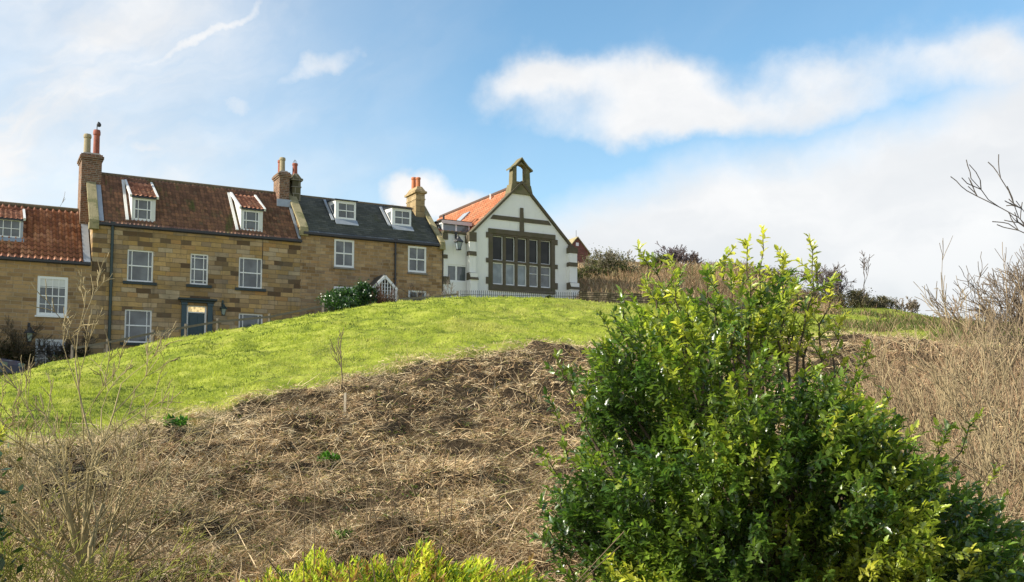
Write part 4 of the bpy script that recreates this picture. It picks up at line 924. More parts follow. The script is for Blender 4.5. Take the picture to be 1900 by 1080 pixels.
w1_ = np.clip(.40 - (cl_ + .8 * fbm(X * 2.1, Y * 1.1, 3, 105)) * 2.6, 0, 1)[:, None]; w2_ = (np.clip(c2 * 1.5, 0, .6) + (RNG.random(n) < .1) * .5)[:, None]
edge_ = np.clip(1 - bound(X, Y) / 1.3, 0, 1)[:, None]; rr = np.clip((u - .34) * 3, 0, .7)[:, None]
cc = cA * (1 - w1_) + cB * w1_; cc = cc * (1 - np.clip(w2_, 0, 1)) + cC * np.clip(w2_, 0, 1); cc = cc * (1 - edge_ * .9) + np.array([.66, .54, .32]) * edge_ * .9
cc = cc * (1 - rr) + np.array([.22, .22, .06]) * rr
cc *= RNG.uniform(.8, 1.2, (n, 1))
tag(strips(P, np.maximum(.012, Y * .0010) * RNG.uniform(.6, 1.3, n), sd, cc, 'lawn_grass', M_blade), 'short bright yellow green grass on the rising lawn', 'grass', kind='stuff')

# ------------------------------------------------------------------ woody plants
def prisms(S, name, mat, col, parent=None, n=4):
    """S: (N,8) p0 p1 r0 r1"""
    S = np.asarray(S, float); p0 = S[:, 0:3]; p1 = S[:, 3:6]; r0 = S[:, 6]; r1 = S[:, 7]
    d = p1 - p0; d /= np.linalg.norm(d, axis=1, keepdims=True) + 1e-9
    ref = np.where(np.abs(d[:, 2:3]) < .9, np.array([[0, 0, 1.]]), np.array([[1., 0, 0]])); x = np.cross(d, ref); x /= np.linalg.norm(x, axis=1, keepdims=True); y = np.cross(d, x)
    an = np.arange(n) * 2 * np.pi / n; ring = x[:, None] * np.cos(an)[None, :, None] + y[:, None] * np.sin(an)[None, :, None]
    V = np.concatenate([p0[:, None] + ring * r0[:, None, None], p1[:, None] + ring * r1[:, None, None]], 1).reshape(-1, 3)
    b = (np.arange(len(S)) * 2 * n)[:, None]; i = np.arange(n)[None]; j = (np.arange(n) + 1)[None] % n
    Fq = np.stack([b + i, b + j, b + n + j, b + n + i], -1).reshape(-1, 4)
    if np.ndim(col) == 1: col = np.tile(np.array(col), (len(S), 1)) * RNG.uniform(.75, 1.3, (len(S), 1))
    return mesh_np(name, V, Fq, mat, np.repeat(col, 2 * n, 0), parent, smooth=True)
def grow(p, d, L, r, depth, out, seg=4, spread=.6, up=.12, ratio=.68, kids=(2, 4), wob=.14, rmin=.002, start=.25, tips=None):
    p = np.array(p, float); d = np.array(d, float); d /= np.linalg.norm(d); sl_ = L / seg
    nodes = []
    for i in range(seg):
        d = d + RNG.normal(0, wob, 3) + np.array([0, 0, up * .4]); d /= np.linalg.norm(d)
        q = p + d * sl_; ra = max(rmin, r * (1 - .65 * i / seg)); rb = max(rmin, r * (1 - .65 * (i + 1) / seg))
        out.append([*p, *q, ra, rb]); nodes.append((q.copy(), d.copy(), rb, (i + 1) / seg)); p = q
    if tips is not None: tips.append((p.copy(), d.copy()))
    if depth <= 0: return
    k = RNG.integers(kids[0], kids[1] + 1)
    for _ in range(k + seg // 3):
        t_ = RNG.uniform(start, 1); q, dd, rr_, _f = nodes[min(seg - 1, int(t_ * seg))]
        s_ = RNG.normal(0, 1, 3); s_ -= dd * s_.dot(dd); s_ /= np.linalg.norm(s_) + 1e-9
        nd = dd * math.cos(spread) + s_ * math.sin(spread); nd[2] += up
        grow(q, nd, L * ratio * RNG.uniform(.7, 1.15), rr_ * .75, depth - 1, out, max(3, seg - 1), spread * RNG.uniform(.8, 1.2), up, ratio, kids, wob, rmin, start, tips)
def bare_shrub(name, label, cat, px, py, Y, h, stems, depth=3, r=.02, col=(.16, .13, .09), spread=.55, lean=.45, group=None, rmin=.003, ratio=.62, up=.10, kids=(2, 4), dirs=None, zoff=0, wob=.14, part='branches', seg=5, basew=.15):
    X = (px - 950) / F * Y; zg = hz(X, Y) + zoff if py is None else zat(py, Y)
    root = thing(name, label, cat, (X, Y, zg), 0, group); out_ = []
    for i in range(stems):
        if dirs: d = dirs[i % len(dirs)]
        else: d = (RNG.normal(0, lean), RNG.normal(0, lean), 1)
        grow((RNG.normal(0, basew), RNG.normal(0, basew), -.05), d, h * RNG.uniform(.55, .8), r * RNG.uniform(.6, 1.1), depth, out_, seg, spread, up, ratio, kids, wob, rmin)
    prisms(out_, part, M_bark, col, root, 4); return root
# big bare shrub at the left edge, several stems
LIC = (.34, .30, .16)
gl = 'bare twiggy shrubs at the left edge'
bare_shrub('bare_shrub', 'tallest bare forked shrub rising in front of the lawn at the left', 'shrub', 165, None, 6.2, 2.15, 5, 4, .028, (.36, .29, .15), .55, .14, gl, .0023, .52, .10, (2, 3), dirs=[(.08, 0, 1), (-.2, .1, 1), (.26, .15, 1), (.12, -.1, 1)])
bare_shrub('bare_shrub', 'dense olive grey bare shrub in the bottom left corner', 'shrub', 60, None, 5.4, 1.5, 17, 4, .014, (.30, .30, .06), .6, .24, gl, .0022, .50, .05, (2, 3))
bare_shrub('bare_shrub', 'bare shrub with slanting shoots cut off by the left edge of the photo', 'shrub', -40, None, 6.6, 1.85, 14, 4, .015, (.36, .29, .13), .55, .22, gl, .0026, .48, .08, (2, 3))
bare_shrub('bare_shrub', 'low bare shrub arching right over the dead bracken', 'shrub', 170, None, 5.6, .95, 10, 4, .012, (.29, .28, .07), .6, .45, gl, .0022, .55, .03, (2, 3), dirs=[(.3, 0, 1), (.2, .3, 1), (.1, 0, 1), (-.3, .2, 1), (.35, .1, 1), (.2, -.2, 1)])
# leafy bits at the left edge
def leaf_cloud(root, name, n, c, r, size, cols, mat=M_soft, up=.6, clumps=30, asp=.45, jit=.18, shell_=.55):
    """irregular crown: leaves gathered round random clump centres in an ellipsoid"""
    d = RNG.normal(0, 1, (clumps, 3)); d /= np.linalg.norm(d, axis=1, keepdims=True); rad = RNG.uniform(shell_, 1.0, (clumps, 1))
    cc_ = d * rad * np.array(r) + np.array(c); cc_[:, 2] = np.maximum(cc_[:, 2], .05)
    k = RNG.integers(0, clumps, n); w = RNG.normal(0, 1, (n, 3)) * np.array(r) * jit * RNG.uniform(.7, 1.4, clumps)[k][:, None]
    C = cc_[k] + w; C[:, 2] = np.maximum(C[:, 2], .0)
    tint = RNG.uniform(.75, 1.25, clumps)[k][:, None]
    return rand_leaf_quads(C, size, pal(cols, n) * tint, name, mat, root, up, asp)
X = (-92 - 950) / F * 5.0; r_ = thing('evergreen_shrub', 'dark evergreen leaves poking in at the left edge low down', 'shrub', (X, 5.0, hz(X, 5.0)))
leaf_cloud(r_, 'foliage', 2600, (0, 0, 1.3), (.24, .3, .85), .06, [(.02, .06, .015), (.03, .09, .02), (.08, .13, .02)], M_leaf); prisms([[0, 0, -.1, 0, 0, 1.6, .02, .008]], 'stem', M_bark, (.1, .08, .05), r_)
X = (-22 - 950) / F * 5.5; r_ = thing('yellow_shrub', 'yellow green leaf spray at the left edge above the lawn line', 'shrub', (X, 5.5, hz(X, 5.5)))
leaf_cloud(r_, 'foliage', 70, (.04, 0, 2.02), (.06, .06, .08), .08, [(.55, .55, .06), (.4, .45, .05)], M_soft, 1.5, 6, .2); prisms([[0, 0, -.1, .02, 0, 2.02, .015, .005]], 'stem', M_bark, (.2, .18, .08), r_)

# sapling on the bank with pale stem
X = (636 - 950) / F * 19; r_ = thing('sapling', 'thin bare sapling standing at the edge of the lawn', 'sapling', (X, 19, hz(X, 19))); out_ = []
top_h = zat(622, 19) - hz(X, 19)
grow((0, 0, -.05), (-.06, 0, 1), top_h * .95, .017, 2, out_, 7, .45, .12, .45, (1, 3), .06, .006); prisms(out_, 'branches', M_bark, (.19, .15, .09), r_)
X = (641 - 950) / F * 17.2; r_ = thing('wooden_stake', 'short pale wooden stake below the sapling', 'stake', (X, 17.2, hz(X, 17.2)))
MB().hexa([(-.022, -.022, -.2), (.022, -.022, -.2), (.022, .022, -.2), (-.022, .022, -.2)], [(-.02, -.018, .40), (.02, -.018, .42), (.02, .018, .42), (-.02, .018, .40)]).build('post', plain('pale_wood', (.55, .47, .34), .8, .3), r_)
# leafy weeds
for px, Y, sc_, lab in ((326, 16.2, 1.0, 'bright green dock plant at the left foot of the lawn'), (612, 14.2, .75, 'small green weed in the middle of the dead bracken'), (640, 9.6, .5, 'tiny green weed low in the dead bracken')):
    X = (px - 950) / F * Y; r_ = thing('weed', lab, 'weed', (X, Y, hz(X, Y)))
    leaf_cloud(r_, 'leaves', 130, (0, 0, .06), (.20 * sc_, .18 * sc_, .10 * sc_), .11 * sc_, [(.06, .17, .015), (.09, .22, .02), (.04, .11, .015)], M_soft, 1.2, 14)
# low bright evergreen shrub at the bottom centre
def tuft_shrub(root, n_sh, W_, Dp_, topf, cols, leafL, perm):
    C = []; Dn = []; cl2 = []
    for i in range(n_sh):
        a = RNG.uniform(-1, 1); b_ = RNG.uniform(-1, 1)
        x_ = a * W_; y_ = b_ * Dp_; z_ = topf(a, b_) + RNG.uniform(-.14, .07)
        d0 = np.array([a * .5 + RNG.normal(0, .25), b_ * .4 + RNG.normal(0, .25), 1.]); d0 /= np.linalg.norm(d0); col_ = np.array(cols[RNG.integers(0, len(cols))]) * RNG.uniform(.75, 1.25)
        for k in range(perm):
            f_ = k / perm; p_ = np.array([x_, y_, z_]) - d0 * (1 - f_) * .13
            an = k * 2.4; e1 = np.cross(d0, [0, 1, 0]); e1 /= np.linalg.norm(e1); e2 = np.cross(d0, e1)
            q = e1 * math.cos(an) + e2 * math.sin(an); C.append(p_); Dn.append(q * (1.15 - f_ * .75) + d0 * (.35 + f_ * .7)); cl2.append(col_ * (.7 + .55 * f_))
    return np.array(C), np.array(Dn), np.array(cl2)
LT = []  # leaf template: (t, half width, z)
def leaves_mesh(C, Dn, col, L, name, mat, parent, prof, fold=.18, droop=.12):
    n = len(C); Dn = Dn / (np.linalg.norm(Dn, axis=1, keepdims=True) + 1e-9); s_ = np.cross(Dn, np.array([[0, 0, 1.]]) + RNG.normal(0, .35, (n, 3))); s_ /= np.linalg.norm(s_, axis=1, keepdims=True) + 1e-9
    nrm = np.cross(s_, Dn); L = L * RNG.uniform(.6, 1.35, n); k = len(prof)
    V = np.zeros((n, 2 + 3 * k, 3)); LL = L[:, None]
    V[:, 0] = C; V[:, 1] = C + Dn * LL - nrm * LL * droop
    for i, (t_, w) in enumerate(prof):
        m_ = C + Dn * LL * t_ - nrm * LL * droop * t_ * t_
        V[:, 2 + 3 * i] = m_; V[:, 3 + 3 * i] = m_ + s_ * LL * w + nrm * LL * w * fold * 2; V[:, 4 + 3 * i] = m_ - s_ * LL * w + nrm * LL * w * fold * 2
    fs = []; sz = []
    fs += [0, 2, 3, 0, 4, 2]; sz += [3, 3]
    for i in range(k - 1):
        a = 2 + 3 * i; b_ = a + 3; fs += [a, b_, b_ + 1, a + 1, a, a + 2, b_ + 2, b_]; sz += [4, 4]
    a = 2 + 3 * (k - 1); fs += [a, 1, a + 1, a, a + 2, 1]; sz += [3, 3]
    fs = np.array(fs); nv = 2 + 3 * k
    FF = (fs[None] + (np.arange(n) * nv)[:, None]).ravel(); SS = np.tile(sz, n)
    return mesh_np(name, V.reshape(-1, 3), FF, mat, np.repeat(col, nv, 0), parent, sizes=SS)
PR_H = [(.14, .12), (.30, .25), (.42, .17), (.58, .25), (.70, .14), (.84, .13)]
PR_E = [(.3, .13), (.65, .13)]
YS = 4.6; X = (762 - 950) / F * YS; zg = hz(X, YS); zt = zat(1012, YS) - zg
r_ = thing('evergreen_shrub', 'bright yellow green fine leaved shrub at the bottom centre of the photo', 'shrub', (X, YS, zg))
topf = lambda a, b_: zt - .13 - .13 * a * a - .10 * b_ * b_ + .05 * math.sin(a * 9 + b_ * 3) + .04 * math.sin(a * 19) - (.10 if a > .72 else 0)
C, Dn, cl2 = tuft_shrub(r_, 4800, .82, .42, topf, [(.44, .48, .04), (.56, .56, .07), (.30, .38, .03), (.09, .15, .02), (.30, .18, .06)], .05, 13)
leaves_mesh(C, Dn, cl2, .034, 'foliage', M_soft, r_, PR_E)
out_ = []
for i in range(26): grow((RNG.normal(0, .12), RNG.normal(0, .1), -.05), (RNG.normal(0, .45), RNG.normal(0, .3), 1), zt * .9, .012, 1, out_, 4, .5, .1, .5, (1, 3))
prisms(out_, 'branches', M_bark, (.14, .10, .06), r_)

# ------------------------------------------------------------------ HOLLY
YH = 6.6; XH = (1400 - 950) / F * YH; zgH = hz(XH, YH)
holly = thing('holly_bush', 'large glossy dark green holly bush with yellow green shoots on the bank', 'holly', (XH, YH, zgH))
# half widths by height (pixels at the plane of the bush)
prof_y = np.array([430, 470, 500, 540, 580, 620, 680, 740, 800, 860, 920, 980, 1060, 1150, 1250])
prof_l = np.array([1412, 1190, 1182, 1168, 1152, 1122, 1072, 1060, 1040, 1025, 1015, 1008, 1012, 1030, 1100])
prof_r = np.array([1422, 1530, 1545, 1558, 1562, 1572, 1590, 1628, 1672, 1715, 1765, 1835, 1930, 1990, 1980])
pz = np.array([zat(v, YH) - zgH for v in prof_y])[::-1]; pl = ((prof_l - 950) / F * YH - XH)[::-1]; prr = ((prof_r - 950) / F * YH - XH)[::-1]
prisk = []; twC = []; twD = []; twN = []; twCol = []
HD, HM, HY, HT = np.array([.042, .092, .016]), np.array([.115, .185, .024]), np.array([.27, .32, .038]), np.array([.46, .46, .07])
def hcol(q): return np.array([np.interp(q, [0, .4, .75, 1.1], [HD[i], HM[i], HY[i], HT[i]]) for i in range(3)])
def twig(p, d, L, new, n_l=None):
    d = np.array(d, float); d /= np.linalg.norm(d); p = np.array(p, float); k = n_l or int(L / .0130)
    e1 = np.cross(d, [.3, .9, .1]); e1 /= np.linalg.norm(e1); e2 = np.cross(d, e1); a0 = RNG.uniform(0, 6)
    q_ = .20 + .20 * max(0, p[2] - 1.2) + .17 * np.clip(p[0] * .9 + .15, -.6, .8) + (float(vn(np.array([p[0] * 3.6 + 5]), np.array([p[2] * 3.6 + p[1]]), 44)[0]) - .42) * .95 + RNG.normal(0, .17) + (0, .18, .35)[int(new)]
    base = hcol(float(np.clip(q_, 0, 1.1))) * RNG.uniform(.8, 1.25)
    prisk.append([*p, *(p + d * L), .0045, .0018])
    for i in range(k):
        f_ = i / k; an = a0 + i * 2.4; q = e1 * math.cos(an) + e2 * math.sin(an)
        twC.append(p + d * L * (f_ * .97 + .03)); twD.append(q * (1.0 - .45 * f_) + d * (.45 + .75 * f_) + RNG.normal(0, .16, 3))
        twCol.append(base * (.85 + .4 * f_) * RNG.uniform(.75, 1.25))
def inside_frac(x_, z_):
    l_ = np.interp(z_, pz, pl); r2 = np.interp(z_, pz, prr); c_ = (l_ + r2) / 2; h = (r2 - l_) / 2; return c_, h
zmax = pz[-2]
NT_ = 7000; cnt = 0
while cnt < NT_:
    z_ = RNG.uniform(.1, zmax); c_, h = inside_frac(0, z_)
    if RNG.random() > h / 1.55: continue
    a = RNG.uniform(-1, 1); b_ = RNG.uniform(-1, 1); rr_ = math.hypot(a, b_)
    if rr_ > 1 or rr_ < .45 and RNG.random() < .75: continue
    dep = min(h, 1.35) * 1.0
    lump = 1 + .42 * float(fbm(np.array([a * 2 + z_]), np.array([z_ * 1.6 + b_ * 2]), 2, 5)[0])
    x_ = c_ + a * h * .92 * lump; y_ = b_ * dep * .92 * lump
    if (float(vn(np.array([x_ * 2.1]), np.array([z_ * 2.1 + y_ * 1.1]), 15)[0])) < .40 and not (z_ < 1.2 and RNG.random() < .7): continue        # holes
    # thin the crown towards the top so sky shows between the leaders
    if z_ > zmax - 1.2 and RNG.random() < .25 + .72 * (z_ - zmax + 1.2): continue
    if rr_ > .62 and float(vn(np.array([x_ * 1.5 + 7]), np.array([z_ * 1.5 + y_ * .8]), 71)[0]) < .40 and RNG.random() < .85: continue
    d = np.array([a * .9, b_ * .9 - .15, .75]) + RNG.normal(0, .28, 3)
    hi_ = (x_ - c_) / max(h, .2)
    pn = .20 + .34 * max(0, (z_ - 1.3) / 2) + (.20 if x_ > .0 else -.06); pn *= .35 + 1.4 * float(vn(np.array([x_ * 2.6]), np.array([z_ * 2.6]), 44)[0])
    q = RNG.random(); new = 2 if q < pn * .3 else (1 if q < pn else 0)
    L = RNG.uniform(.13, .24); twig((x_, y_, z_) - d / np.linalg.norm(d) * L * .5, d, L, new); cnt += 1
# leading shoots whose tips make the outline
tips = [(1190, 468, 0), (1222, 480, .1), (1262, 478, .2), (1300, 520, -.2), (1350, 480, .0), (1335, 500, .2), (1420, 432, 0), (1395, 497, .2), (1375, 470, -.2), (1460, 485, 0), (1478, 478, .2), (1503, 472, -.1), (1530, 492, .1), (1500, 520, .2), (1545, 535, 0), (1440, 530, .2), (1125, 598, 0), (1135, 600, -.2), (1160, 560, .1),
        (1035, 668, 0), (1062, 690, .2), (1030, 760, .1), (1012, 845, 0), (1005, 945, .1), (1015, 1000, -.1), (1560, 600, 0), (1602, 678, .1), (1590, 660, -.2), (1648, 740, 0), (1680, 790, .1), (1738, 800, -.1), (1795, 792, 0), (1765, 810, .1), (1840, 880, 0), (1900, 935, -.1), (1870, 950, .2), (1925, 1000, 0), (1240, 530, -.3), (1290, 555, .2), (1610, 720, .3)]
trunkS = []
def poly_branch(p0, p1, r0, r1, k=6, sag=.1, wig=.03):
    p0 = np.array(p0); p1 = np.array(p1); pts = []
    for i in range(k + 1):
        t_ = i / k; q = p0 * (1 - t_) + p1 * t_; q[2] += -sag * math.sin(t_ * math.pi) ; q += RNG.normal(0, wig, 3) * (0 < i < k); pts.append(q)
    for i in range(k): ra = r0 + (r1 - r0) * i / k; rb = r0 + (r1 - r0) * (i + 1) / k; trunkS.append([*pts[i], *pts[i + 1], ra, rb])
    return pts
for px, py, dy in tips:
    tip = np.array([(px - 950) / F * YH - XH, dy * 1.2, zat(py, YH) - zgH])
    outw = 1 if px > 1400 else -1
    hlen = RNG.uniform(.7, 1.0); cx_ = tip[0] * .45
    low = np.array([tip[0] - (tip[0] - cx_) * .55, dy * .5, max(.3, tip[2] - hlen)])
    pts = poly_branch(low, tip, .011, .0025, 7, .05 * (abs(tip[0]) > .8), .02)
    poly_branch((tip[0] * .08, 0, .1), low, .02, .010, 5, .0, .05)
    up_n = 2 if (py < 620 and px > 1340) else (1 if py < 700 else 0)
    k = len(pts)
    for i in range(2, k):
        q = pts[i]; dd = pts[i] - pts[i - 1]; dd /= np.linalg.norm(dd)
        if i == k - 1: twig(q - dd * .10, dd, .15, up_n if RNG.random() < .7 else 0)
        m_ = 2 if i < k - 2 else 1
        if px == 1420 and i > 3: m_ = 0; twig(q - dd * .05, dd, .07, 1, 4)
        for _ in range(m_ + (i < 4)):
            s_ = RNG.normal(0, 1, 3); s_[2] = abs(s_[2]) * .5; s_ -= dd * s_.dot(dd); s_ /= np.linalg.norm(s_)
            twig(q, dd * .7 + s_ * .8, RNG.uniform(.08, .17), up_n if RNG.random() < .55 else int(RNG.random() < .4))
for i in range(46):       # inner limbs
    z_ = RNG.uniform(.7, 1.9); c_, h = inside_frac(0, z_); a = RNG.uniform(0, 6.28); q = RNG.uniform(.3, .8)
    poly_branch((RNG.normal(0, .06), RNG.normal(0, .06), .05 + RNG.uniform(0, .5)), (c_ + math.cos(a) * h * q, math.sin(a) * min(h, 1.3) * q, z_), .032, .008, 6, .0, .04)
trunkS.append([0, 0, -.2, .05, .02, .9, .07, .05])
prisms(trunkS, 'trunk', M_bark, (.10, .075, .05), holly, 6)
prisms(prisk, 'twigs', M_bark, (.09, .11, .03), holly, 3)
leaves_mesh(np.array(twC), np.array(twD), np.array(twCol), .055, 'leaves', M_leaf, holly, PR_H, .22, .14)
print('holly leaves', len(twC))

# dry stems and bare shrubs at the right
gr_ = 'dry bare shrubs at the right edge'
for px, Y, h, st_, lab, co in ((1800, 9.2, 1.75, 8, 'tall fan of thin tan stems right of the holly', (.32, .25, .14)), (1890, 8.6, 1.8, 7, 'tan bare stems at the right edge beside the holly', (.33, .26, .15)),
                           (1730, 12.5, 1.7, 6, 'reddish brown bare shrub behind the right side of the holly', (.27, .19, .11)), (1850, 14, 2.0, 6, 'brown twiggy shrub on the skyline at the right', (.22, .17, .10)), (1960, 12, 2.2, 6, 'thicket of brown twigs cut off by the right edge', (.28, .21, .13)), (1665, 15, 1.4, 5, 'low russet twiggy shrub just right of the holly top', (.30, .22, .13))):
    bare_shrub('dry_shrub', lab, 'shrub', px, None, Y, h, st_, 3, .010, co, .42, .22, gr_, .0022 + Y * .00013, .6, .12, (2, 4))
bare_shrub('bare_tree', 'bare tree reaching in from the right edge against the cloud', 'tree', 2055, None, 17, 3.7, 3, 3, .04, (.10, .085, .07), .5, .2, None, .009, .55, .12, (2, 3), dirs=[(-.35, 0, 1), (-.15, .1, 1), (.1, 0, 1)], part='branches')
bare_shrub('bare_bush', 'grey brown bare bush at the right edge below the bare tree', 'bush', 1905, None, 20, 2.3, 12, 3, .02, (.17, .13, .09), .6, .4, None, .006, .62, .08, (3, 4))

# skyline shrubs and trees
def dense_bush(name, label, px, base_y, Y, w, h, col, twn=26, leaf=None, cat='bush', group=None, grounded=True):
    X = (px - 950) / F * Y; zg = hz(X, Y) - .1 if grounded else zat(base_y, Y)
    root = thing(name, label, cat, (X, Y, zg), 0, group); out_ = []
    for i in range(twn):
        grow((RNG.normal(0, w * .22), RNG.normal(0, w * .15), -.05), (RNG.normal(0, w / h * .45), RNG.normal(0, w / h * .4), 1), h * RNG.uniform(.42, .62), .05 * h / 3, 3, out_, 4, .6, .08, .6, (2, 4), .16, Y * .00028)
    prisms(out_, 'branches', M_bark, col, root, 3)
    if leaf is not None:
        leaf_cloud(root, 'foliage', leaf[0], (0, 0, h * .45), (w * .5, w * .4, h * .48), leaf[1], leaf[2], M_soft, .5, leaf[3] if len(leaf) > 3 else 40, .6)
    return root
gh = 'bushes on the hillside behind the chapel'
dense_bush('bare_bush', 'rounded grey green bush on the hillside right of the red brick house', 1128, 508, 62, 2.9, 1.7, (.24, .22, .15), 24, (2600, .11, [(.12, .13, .05), (.17, .16, .08), (.09, .10, .04)]), group=gh)
dense_bush('green_bush', 'low dark green scrub between the chapel and the rounded bush', 1090, 512, 60, 2.8, .9, (.12, .10, .06), 14, (3000, .11, [(.07, .08, .03), (.10, .11, .04)]), group=gh)
dense_bush('green_bush', 'dark scrub at the foot of the rounded bush on the right side', 1158, 512, 61, 1.9, .7, (.12, .10, .06), 10, (1600, .11, [(.06, .07, .03), (.09, .10, .04)]), group=gh)
dense_bush('green_bush', 'small green gorse clump on the hill behind the left shoots of the holly', 1228, 492, 63, 1.9, 1.2, (.1, .1, .05), 12, (2400, .11, [(.07, .09, .03), (.12, .13, .04)]), group=gh)
dense_bush('bare_tree', 'small round bare tree on top of the hill behind the holly', 1250, 480, 66, 1.5, 1.9, (.13, .10, .10), 12, None, 'tree')
dense_bush('bare_bush', 'small bare bush on top of the hill behind the middle of the holly', 1282, 485, 67, 1.6, 1.2, (.16, .12, .11), 12, None, 'bush', group=gh)
dense_bush('bare_bush', 'wide brown scrub on the hill top behind the holly', 1340, 492, 66, 4.6, .7, (.22, .15, .10), 26, (2600, .1, [(.18, .12, .07), (.13, .11, .05)], 60), group=gh)
dense_bush('bare_tree', 'bare tree with fan shaped crown on the skyline right of the holly top', 1545, 566, 60, 2.6, 3.1, (.16, .13, .12), 14, None, 'tree')
gs = 'low bushes along the right skyline'
dense_bush('dark_bush', 'left end of the dark hedge on the right skyline, beside the bare tree', 1585, 572, 60, 3.0, 1.4, (.20, .17, .11), 22, (2400, .1, [(.10, .10, .05), (.14, .12, .07)]), group=gs)
dense_bush('dark_bush', 'right end of the dark hedge on the right skyline', 1628, 580, 61, 2.6, 1.1, (.19, .17, .11), 20, (2400, .1, [(.08, .09, .04), (.12, .10, .06)]), group=gs)
dense_bush('bare_bush', 'small pale see-through bush on the skyline right of the dark hedge', 1683, 585, 61, 1.9, 1.25, (.28, .23, .18), 12, None, group=gs)
dense_bush('dark_bush', 'brown scrub on the skyline directly behind the right side of the holly', 1520, 560, 58, 3.2, 1.1, (.2, .14, .09), 18, (2000, .1, [(.15, .12, .06), (.10, .10, .04)]), group=gs)
dense_bush('dark_bush', 'dark scrub on the falling skyline behind the right shoots of the holly', 1440, 540, 62, 4.6, 1.1, (.18, .15, .10), 22, (3200, .1, [(.10, .09, .045), (.15, .11, .07)]), group=gs)
# trees behind the roofs
gb = 'bare tree tops behind the roofs'
for px, Y, h, lab in ((20, 62, 4.9, 'bare twigs above the left part of the cottage roof'), (62, 60, 4.4, 'bare twigs above the middle of the cottage roof'), (115, 60, 4.3, 'bare twigs above the cottage roof beside the tall brick chimney'), (672, 75, 5.8, 'bare twigs above the slate roof between its two dormers')):
    X = (px - 950) / F * Y; zt_ = zat(371 if px < 600 else 357, Y); r_ = thing('bare_tree', lab, 'tree', (X, Y, hz(X, Y)), 0, gb); out_ = []
    hh = (zt_ - hz(X, Y)) * (.80 if px < 600 else .74)
    for i in range(9): grow((RNG.normal(0, .5), RNG.normal(0, .4), -.1), (RNG.normal(0, .2), RNG.normal(0, .2), 1), hh * RNG.uniform(.62, .8), .05, 3, out_, 5, .4, .14, .45, (2, 4), .1, .012)
    prisms(out_, 'branches', M_bark, (.20, .18, .16), r_, 3)
# hillside bracken scrub beyond the retaining wall
n = 34000; u = RNG.uniform(.062, .345, n); Y = RNG.uniform(50, 70, n); X = u * Y; Z = H(X, Y); K = 3
L = RNG.uniform(.15, .5, n); d = np.stack([RNG.normal(0, .7, n), RNG.normal(0, .5, n), np.ones(n)], -1); d /= np.linalg.norm(d, axis=1, keepdims=True)
t_ = np.linspace(0, 1, K)[None, :, None]; bend = RNG.normal(0, .35, (n, 3)); P = np.stack([X, Y, Z - .05], -1)[:, None] + d[:, None] * L[:, None, None] * t_ + bend[:, None] * L[:, None, None] * t_ ** 2
sd = np.tile(np.array([[1., 0, 0]]), (n, 1)) + RNG.normal(0, .4, (n, 3)); c = pal([(.36, .22, .12), (.44, .30, .16), (.24, .17, .09), (.18, .17, .07), (.50, .38, .22)], n) * (.65 + .7 * vn(X * .35, Y * .35, 91)[:, None])
tag(strips(P, np.full(n, .035) * RNG.uniform(.6, 1.4, n), sd, c, 'hillside_scrub', M_straw), 'rusty brown dead bracken on the hillside behind the stone wall', 'scrub', kind='stuff')
# rough tufts on the right hand field
n = 26000; u = RNG.uniform(.33, .64, n * 2); Y = 1 / (1 / 26 + (1 / 60 - 1 / 26) * RNG.random(n * 2)); X = u * Y
k = (fbm(X * .5, Y * .5, 4, 77) + (u - .45) * 1.6 > .0) & (bound(X, Y) > 0); X, Y = X[k][:n], Y[k][:n]; n = len(X); Z = H(X, Y); L = RNG.uniform(.1, .38, n)
d = np.stack([RNG.normal(0, .5, n), RNG.normal(0, .5, n), np.ones(n)], -1); P = np.stack([X, Y, Z - .02], -1)[:, None] + d[:, None] * L[:, None, None] * t_
sd = np.tile(np.array([[1., 0, 0]]), (n, 1)) + RNG.normal(0, .4, (n, 3)); c = pal([(.22, .24, .06), (.14, .18, .04), (.36, .27, .14), (.28, .19, .11), (.10, .16, .03)], n) * (.6 + .7 * vn(X * .6, Y * .6, 92)[:, None])
tag(strips(P, np.maximum(.012, Y * .0008), sd, c, 'rough_grass', M_straw), 'rough green and brown grass tufts on the right hand field', 'grass', kind='stuff')

# ------------------------------------------------------------------ garden plants in front of the terrace
def at_fac(px, D): s = fS(px, D, 560); w = fw(s, D, 0); return w.x, w.y
x_, y_ = at_fac(652, -2.4); zg = hz(x_, y_)
r_ = thing('garden_shrub', 'dark green evergreen shrub in front of the lower left window of the slate roofed house', 'shrub', (x_, y_, zg))
for (cx_, cz_, rx_, rz_) in ((.35, .95, 1.0, 1.0), (-.6, .75, .8, .55)):
    pass
leaf_cloud(r_, 'foliage', 9000, (-.2, 0, zat(562, y_) - zg), (1.15, .8, .58), .10, [(.018, .055, .012), (.03, .085, .018), (.05, .12, .02)], M_leaf, .6, 70, .6, .14)
leaf_cloud(r_, 'upper_foliage', 4500, (.50, .1, zat(549, y_) - zg), (.62, .6, .56), .10, [(.018, .055, .012), (.03, .08, .018)], M_leaf, .6, 40, .6, .16)
out_ = []
for i in range(8): grow((RNG.normal(0, .3), RNG.normal(0, .2), -.1), (RNG.normal(0, .4), RNG.normal(0, .3), 1), 1.0, .03, 2, out_)
prisms(out_, 'branches', M_bark, (.07, .05, .03), r_)
